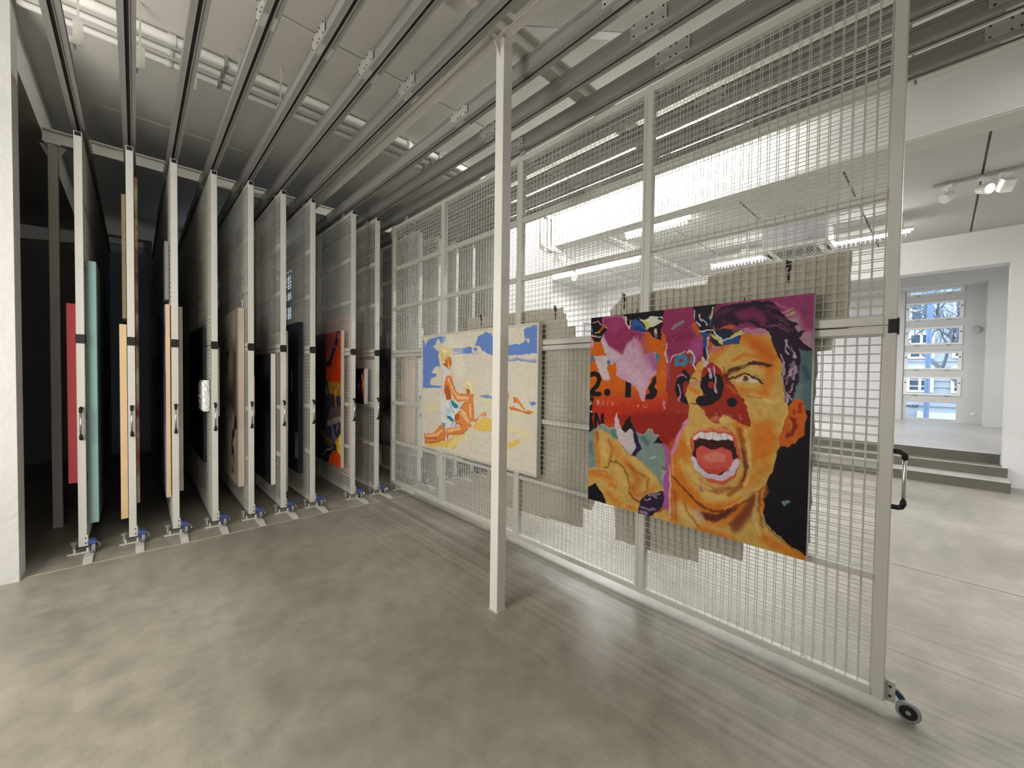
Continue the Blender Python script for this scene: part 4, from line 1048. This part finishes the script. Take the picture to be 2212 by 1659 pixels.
a8 = canvas(7, -1, 4.95, 6.5, .33, 2.0, .040, M['beige'], 'colourful abstract painting with red and orange fields on the eighth rack')
loc(painted('painted_face', RX[7]-.0285-.0405, -1, 6.5, 2.0, 1.55, 1.67, 200, 215, raster(1550, 1670, 200, 215, (48, 54, 63), ABSTRACT_OPS, 4, .3), a8, 1.1), a8)
canvas(7, 1, 4.93, 5.9, .20, 2.17, .035, M['pinkc'], 'tall pinkish canvas edge on the right of the eighth rack')
a9 = canvas(8, -1, 4.95, 5.55, 1.095, 1.545, .048, M['white'], 'small dark portrait with a white edge on the ninth rack')
loc(painted('painted_face', RX[8]-.0285-.0485, -1, 5.55, 1.545, .60, .45, 90, 70, raster(600, 450, 90, 70, (24, 15, 18), PORTRAIT_OPS, 4, .2), a9, 1.2), a9)
canvas(8, 1, 4.82, 5.6, 1.05, 1.66, .022, M['white'], 'narrow white canvas edge on the right of the ninth rack')
canvas(10, -1, 5.35, 7.0, .42, 1.85, .035, M['bwp'], 'large black and white canvas seen left of the pulled-out rack')
canvas(10, -1, 4.80, 5.15, .55, 1.80, .034, M['peach'], 'peach canvas edge seen through the pulled-out mesh')
canvas(10, 1, 4.80, 5.8, .35, 2.1, .05, M['white'], 'white canvas edge seen through the mesh, left of the beach painting')
canvas(12, -1, 4.85, 6.4, .5, 1.9, .04, M['navy'], 'dark canvas seen through the mesh below the beach painting')
# bubble-wrapped parcel
M['bubble'] = mat('bubble_wrap', (.70, .70, .70), .25, bump=1.0, bscale=55, coat=.5)
pc = thing('wrapped_parcel', 'small parcel in crumpled bubble wrap on the left of the fourth rack', 'parcel', (RX[3]-.0285, 4.86, 1.1))
V = []; F = []; nz, ny_ = 14, 5
ring = [(0, 0), (-.018, -.004), (-.040, -.004), (-.058, 0), (-.060, .06), (-.060, .22), (-.056, .34), (-.03, .345), (0, .34)]
for k in range(nz+1):
    z = k/nz*.30; e = .86 if k in (0, nz) else 1
    for (a, b) in ring: V.append((a*e+(random.uniform(-.004, .004) if a < 0 else 0), b*e+random.uniform(-.004, .004), z+random.uniform(-.003, .003)))
n = len(ring)
for k in range(nz):
    for i in range(n): j = (i+1) % n; F.append((k*n+i, k*n+j, (k+1)*n+j, (k+1)*n+i))
F.append(tuple(range(n-1, -1, -1))); F.append(tuple(nz*n+i for i in range(n)))
mesh_obj('bubble_wrap', V, F, M['bubble'], pc)
MB().box(-.064, -.0605, -.006, .30, .13, .15).obj('tape', M['linen'], pc)

# the two large pictures on the pulled-out rack
XM = RX[9]; XF = XM-.07
big = thing('screaming_face_painting', 'large square painting of a screaming orange face with torn poster scraps', 'painting', (XF, .43, .60), group='paintings on the pulled-out rack')
sb = MB(); y0, y1, z0, z1 = .430, 1.736, .600, 1.912
for q in ((y0, y0+.03, z0, z1), (y1-.03, y1, z0, z1), (y0+.03, y1-.03, z0, z0+.03), (y0+.03, y1-.03, z1-.03, z1)): sb.box(XF+.0012, XM-.0275, *q)
loc(sb.obj('stretcher', mat('grey_canvas_edge', (.42, .43, .42), .7), big), big)
loc(MB().box(XF+.0003, XF+.0011, y0, y1, z0, z1).obj('canvas_cloth', M['linen'], big), big)
loc(painted('painted_face', XF, -1, y1, z1, 1.306, 1.312, 440, 442, raster(1306, 1312, 440, 442, (192, 90, 32), BIG_OPS, 3, .07), big, .74), big)
for y in (.75, 1.40): loc(MB().tube([(XM-.027, y, 1.88), (XM-.0272, y, 1.935), (XM-.016, y, 1.945)], .003, 5).obj('hook', M['dark'], big), big)
be = thing('beach_painting', 'wide cream framed painting of two blond children kneeling on a beach', 'painting', (XF-.008, 2.247, .66), group='paintings on the pulled-out rack')
M['pframe'] = mat('warm_white_frame', (.55, .52, .46), .4)
y0, y1, z0, z1 = 2.247, 4.078, .655, 1.925
for q in ((y0, y0+.016, z0, z1), (y1-.016, y1, z0, z1), (y0+.016, y1-.016, z0, z0+.016), (y0+.016, y1-.016, z1-.016, z1)):
    loc(MB().bbox(XF-.008, XM-.0275, *q, .002).obj('frame_side', M['pframe'], be), be)
loc(MB().box(XF+.001, XF+.012, y0+.0165, y1-.0165, z0+.0165, z1-.0165).obj('canvas_cloth', M['linen'], be), be)
pm2 = pm.copy(); pm2.node_tree.nodes['Principled BSDF'].inputs['Coat Weight'].default_value = .6; pm2.node_tree.nodes['Principled BSDF'].inputs['Coat Roughness'].default_value = .12
loc(painted('painted_face', XF, -1, 4.07-.012, 1.92-.012, 1.795, 1.232, 440, 302, raster(1795, 1232, 440, 302, (205, 198, 182), BEACH_OPS, 5, .04), be, 1.0, pm2), be)
# grey cardboard relief panels tied to the back of the same rack
def outline(pts, jag=.006, step=.05):
    out = []
    for a, b in zip(pts, pts[1:]+pts[:1]):
        L = math.dist(a, b); n_ = max(1, int(L/step))
        for k in range(n_):
            t_ = k/n_; out.append((a[0]+(b[0]-a[0])*t_+(random.uniform(-jag, jag) if k else 0), a[1]+(b[1]-a[1])*t_+(random.uniform(-jag, jag) if k else 0)))
    return out
def cardboard(label, sheets, ties):
    t = thing('cardboard_panel', label, 'cardboard', (XM+.028, sheets[0][0][0][0], 0), group='cardboard panels behind the pulled-out rack')
    for pts, x0, th in sheets: loc(MB().prism(outline(pts), XM+.0285+x0, XM+.0285+x0+th, 0).obj('cardboard_sheet', M['card'], t), t)
    for y, z in ties:
        loc(MB().box(XM+.0275, XM+.0282, y-.006, y+.006, z-.09, z-.02).box(XM+.0275, XM+.044, y-.005, y+.005, z-.012, z+.002).bbox(XM+.014, XM+.0282, y-.008, y-.002, z-.03, z+.02, .001).bbox(XM+.014, XM+.0282, y+.004, y+.010, z-.01, z+.026, .001).obj('tie_strap', M['black'], t), t)
cardboard('grey stepped cardboard panel tied behind the screaming face painting', [
 ([(.306, 1.764), (.306, 2.112), (.70, 2.118), (.966, 2.10), (.975, 2.055), (1.28, 2.06), (1.54, 2.055), (1.64, 1.97), (1.64, .62), (1.50, .56), (1.50, .47), (1.30, .45), (1.30, .46), (.742, .46), (.742, .60), (.433, .66), (.43, 1.634), (.372, 1.64), (.37, 1.707), (.31, 1.70)], 0, .010),
 ([(.99, .358), (.99, .60), (1.58, .60), (1.575, .318), (1.33, .33)], .0105, .008), ([(.72, 1.80), (.72, 2.0), (.46, 2.02), (.45, 1.80)], .0105, .007)],
 [(.56, 2.09), (1.53, 2.05)])
cardboard('grey ragged cardboard panel tied behind the beach painting', [
 ([(1.75, .55), (1.75, 1.785), (1.955, 1.79), (1.96, 1.88), (2.04, 1.885), (2.045, 1.945), (2.08, 1.95), (2.085, 2.04), (2.9, 2.055), (3.36, 2.07), (3.36, .62), (3.0, .60), (3.0, .34), (2.62, .34), (2.6, .27), (2.0, .36), (1.866, .38), (1.86, .48), (1.78, .48)], 0, .010),
 ([(1.862, .322), (1.862, .55), (2.9, .50), (2.95, .26), (2.3, .29)], .0105, .008), ([(2.06, 1.75), (2.06, 1.99), (2.36, 2.0), (2.36, 1.76)], .0105, .007)],
 [(2.16, 2.04), (3.12, 2.06)])
